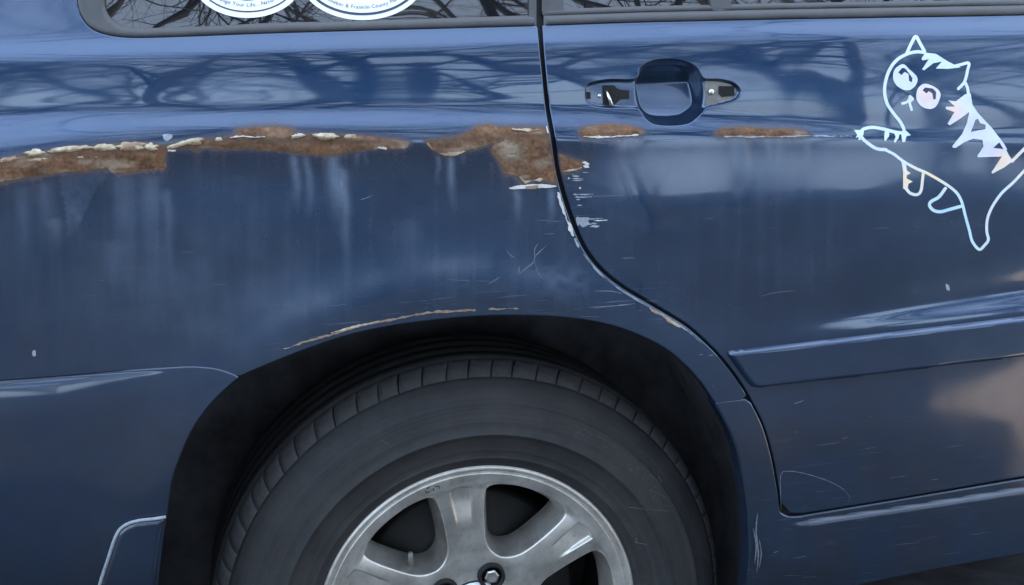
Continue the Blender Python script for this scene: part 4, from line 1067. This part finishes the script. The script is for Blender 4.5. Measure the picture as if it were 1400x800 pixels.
# centre cap: a pale dish with a raised rim
lathe('centre_cap', [(0.0005, 0.0175), (0.025, 0.0178), (0.037, 0.0188), (0.0400, 0.0176), (0.0435, 0.0190), (0.0450, 0.0280)], M_STICK, rim, 64)
lathe('cap_gap', [(0.0451, 0.0252), (0.0468, 0.0248), (0.0472, 0.0275)], M_HOLE, rim, 64)
def lug_nut(a):
    c = polar(0.0572, a); vs, fs = [], []
    rr = [(0.0112, 0.046), (0.0112, 0.0200), (0.0104, 0.0178), (0.0080, 0.0172), (0.0004, 0.0176)]
    for r, yv in rr:
        for k in range(6):
            t = math.radians(60 * k + a * 0.7 + 8); vs.append((c[0] + r * math.sin(t), yv, 0.36 + c[1] + r * math.cos(t)))
    for i in range(len(rr) - 1):
        for k in range(6):
            k2 = (k + 1) % 6; fs.append((i * 6 + k, i * 6 + k2, (i + 1) * 6 + k2, (i + 1) * 6 + k))
    fs.append(tuple((len(rr) - 1) * 6 + k for k in range(6)))
    mesh_obj('lug_nut', vs, fs, M_STEEL, rim, smooth=False)
    t = np.linspace(0, 2 * math.pi, 24, endpoint=False)
    prof = [(0.0105, 0.044), (0.0138, 0.0300), (0.0142, 0.0180), (0.0160, 0.0158), (0.0186, 0.0166), (0.0194, 0.0275)]
    vs = [(c[0] + r * math.cos(k), yv, 0.36 + c[1] + r * math.sin(k)) for r, yv in prof for k in t]
    fs = [(q * 24 + i, q * 24 + (i + 1) % 24, q * 24 + 24 + (i + 1) % 24, q * 24 + 24 + i) for q in range(len(prof) - 1) for i in range(24)]
    mesh_obj('lug_well', vs, fs, M_HOLE, rim)
for a in LUG: lug_nut(a)
P0 = at_depth([(562, 771)], 0.03)[0]
vs_, fs_ = tube([P0 + [0, 0.01, -0.004], P0 + [0, 0.004, 0.006], P0 + [0, 0.0, 0.016]], [0.0045, 0.004, 0.0032], 10)
mesh_obj('valve_stem', vs_, fs_, M_ZINC, rim)
# worn marks stamped on the rim edge
vs_, fs_ = [], []
for A, Bp in [((583, 674), (588, 672)), ((581, 670), (583, 674)), ((583, 668), (587, 665)), ((592, 667), (593, 671)), ((594, 665), (599, 664)), ((600, 664), (600.5, 668))]:
    a = np.array(wheel_pt(A, 0.006)); b = np.array(wheel_pt(Bp, 0.006)); v_, f_ = tube([(p[0], float(rimY(p[0], p[1])) - 0.0002, p[1] + 0.36) for p in (a, (a + b) / 2, b)], 0.0006, 5); n0 = len(vs_)
    vs_ += v_; fs_ += [tuple(n0 + i for i in f) for f in f_]
mesh_obj('rim_marks', vs_, fs_, M_HOLE, rim)

# wheel well behind the arch
def liner():
    vs, fs = [], []; seg = 72
    prof = [(0.000, -0.040), (0.004, 0.000), (0.018, 0.03), (0.020, 0.30), (-0.05, 0.34), (-0.36, 0.345)]
    for k in range(seg + 1):
        a = math.radians(-128 + 256 * k / seg)
        for dr, yv in prof:
            R = 0.432 + dr + (0.006 * math.sin(9 * a) if yv > 0.1 else 0)
            vs.append((ARC_C[0] + R * math.sin(a), yv, ARC_C[1] + 0.004 + R * math.cos(a)))
    n = len(prof)
    for k in range(seg):
        for i in range(n - 1): fs.append((k * n + i, (k + 1) * n + i, (k + 1) * n + i + 1, k * n + i + 1))
    return mesh_obj('wheel_well_liner', vs, fs, M_LINER, car)
liner()

# rest of the body: roof, bonnet, tail and far side, outside the picture but shading it
def shell():
    side_ = [(-1.05, 0.45), (-1.10, 0.75), (-1.02, 1.05), (-0.80, 1.50), (-0.60, 1.66), (0.2, 1.71), (1.0, 1.69), (1.45, 1.62), (2.0, 1.33), (2.35, 1.12), (3.1, 1.02), (3.45, 0.90), (3.55, 0.60), (3.5, 0.30), (3.05, 0.24), (0.55, 0.24), (0.52, 0.86), (-0.56, 0.86), (-0.6, 0.36)]
    s = np.array(side_); ys = [0.20, 0.24, 1.60, 1.66]
    ins = [0.03, 0.0, 0.0, 0.03]
    c = np.array([1.2, 0.8]); vs, fs = [], []
    for yv, k in zip(ys, ins):
        for p in s:
            q = p + (c - p) * k; vs.append((q[0], yv, q[1]))
    n = len(s)
    for j in range(3):
        for i in range(n):
            i2 = (i + 1) % n; fs.append((j * n + i, j * n + i2, (j + 1) * n + i2, (j + 1) * n + i))
    fs.append(tuple(range(n))); fs.append(tuple(3 * n + i for i in range(n))[::-1])
    return mesh_obj('body_shell', vs, fs, M_PAINT, car, smooth=False)
shell()
top = cr([(-700, -330), (0, -330), (700, -330), (1400, -330), (2250, -330)], 20)
q = onto(top); n = len(q); yb = F(q[:, 0], q[:, 1])
vs_ = []
for dy, dz_ in [(0.0, -0.004), (0.012, 0.03), (0.05, 0.08), (0.13, 0.12), (0.30, 0.15)]:
    vs_ += [(p[0], y_ + dy, p[1] + dz_) for p, y_ in zip(q, yb)]
mesh_obj('roof_rail', vs_, [(j * n + i, j * n + i + 1, (j + 1) * n + i + 1, (j + 1) * n + i) for j in range(4) for i in range(n - 1)], M_PAINT, car)
# floor and inner walls keep daylight out of the cavities
mesh_obj('underbody', [(-1.0, 0.0, 0.30), (-0.50, 0.0, 0.30), (-0.50, 0.36, 0.30), (-1.0, 0.36, 0.30)], [(0, 1, 2, 3)], M_LINER, car, smooth=False)
mesh_obj('floor_pan', [(0.46, -0.03, 0.29), (2.0, -0.03, 0.29), (2.0, 0.5, 0.26), (0.46, 0.5, 0.26)], [(0, 1, 2, 3)], M_LINER, car, smooth=False)

# ------------------------------------------------------------------ bare trees across the way, mirrored in glass and paint
def bare_tree(seed, loc, h):
    r = random.Random(seed); trunk = ([], []); crown = ([], [])
    def grow(p, d, L, rad, lev):
        tgt = trunk if lev == 0 else crown
        n = 7 if lev == 0 else (5 if lev < 3 else 3); pts = [np.array(p)]; dd = np.array(d)
        for i in range(n - 1):
            dd = nz(dd + np.array([r.gauss(0, .13 + .05 * lev), r.gauss(0, .13 + .05 * lev), r.gauss(0.02, .10)])); pts.append(pts[-1] + dd * L / (n - 1))
        rads = np.linspace(rad, rad * (0.45 if lev else 0.5), n)
        v_, f_ = tube(pts, rads, 7 if lev == 0 else (5 if lev < 2 else 3), cap=False); n0 = len(tgt[0]); tgt[0].extend(v_); tgt[1].extend([tuple(n0 + i for i in f) for f in f_])
        if lev >= 4: return
        kids = [8, 5, 4, 3][lev]
        for k in range(kids):
            t = r.uniform(0.32, 1.0) if lev == 0 else r.uniform(0.2, 1.0); i = min(int(t * (n - 1)), n - 2); q = pts[i] + (pts[i + 1] - pts[i]) * (t * (n - 1) - i)
            a = r.uniform(0, 2 * math.pi); sp = r.uniform(0.5, 1.0)
            nd = nz(np.array(nz(pts[i + 1] - pts[i])) * (1 - 0.35 * sp) + sp * np.array([math.cos(a), math.sin(a), r.uniform(-.1, .5)]))
            grow(q, nd, L * r.uniform(0.42, 0.62), rads[i] * r.uniform(0.38, 0.58), lev + 1)
    grow((0, 0, 0), (0, 0, 1), h, h * 0.021, 0)
    t = empty('bare_tree', loc)
    t['label'] = 'leafless tree facing the car, seen only mirrored in its paint and glass'; t['category'] = 'tree'; t['group'] = 'bare trees mirrored in the car side'
    mesh_obj('trunk', trunk[0], trunk[1], M_BARK, t); mesh_obj('crown', crown[0], crown[1], M_BARK, t)
    return t
TREES = []
for i, (x, yv, h) in enumerate([(-3.2, -8.5, 8.5), (-1.2, -6.6, 7.5), (0.9, -9.5, 9.5), (2.6, -7.2, 8.0), (4.6, -10.5, 10), (6.4, -8.0, 8.5), (9.0, -11.0, 10), (-5.5, -12, 10), (11.5, -9.0, 9), (1.5, -14, 11), (6.5, -15, 11), (-2.5, -15, 11)]):
    TREES.append(bare_tree(50 + i, (x, yv, 0), h))

rt = random.Random(3)
for k in range(34):                                   # the wood goes on behind them
    src = TREES[k % len(TREES)]
    t = src.copy(); col.objects.link(t); t.location = (-22 + 1.75 * k + rt.uniform(-1, 1), -rt.uniform(18, 30), 0)
    t.rotation_euler = (0, 0, rt.uniform(0, 6.28)); sc_ = rt.uniform(0.85, 1.25); t.scale = (sc_,) * 3
    t['label'] = 'leafless tree far back in the wood facing the car, seen only as a reflection'; t['group'] = 'far bare trees mirrored in the car side'
    for ch in src.children:
        c = ch.copy(); col.objects.link(c); c.parent = t
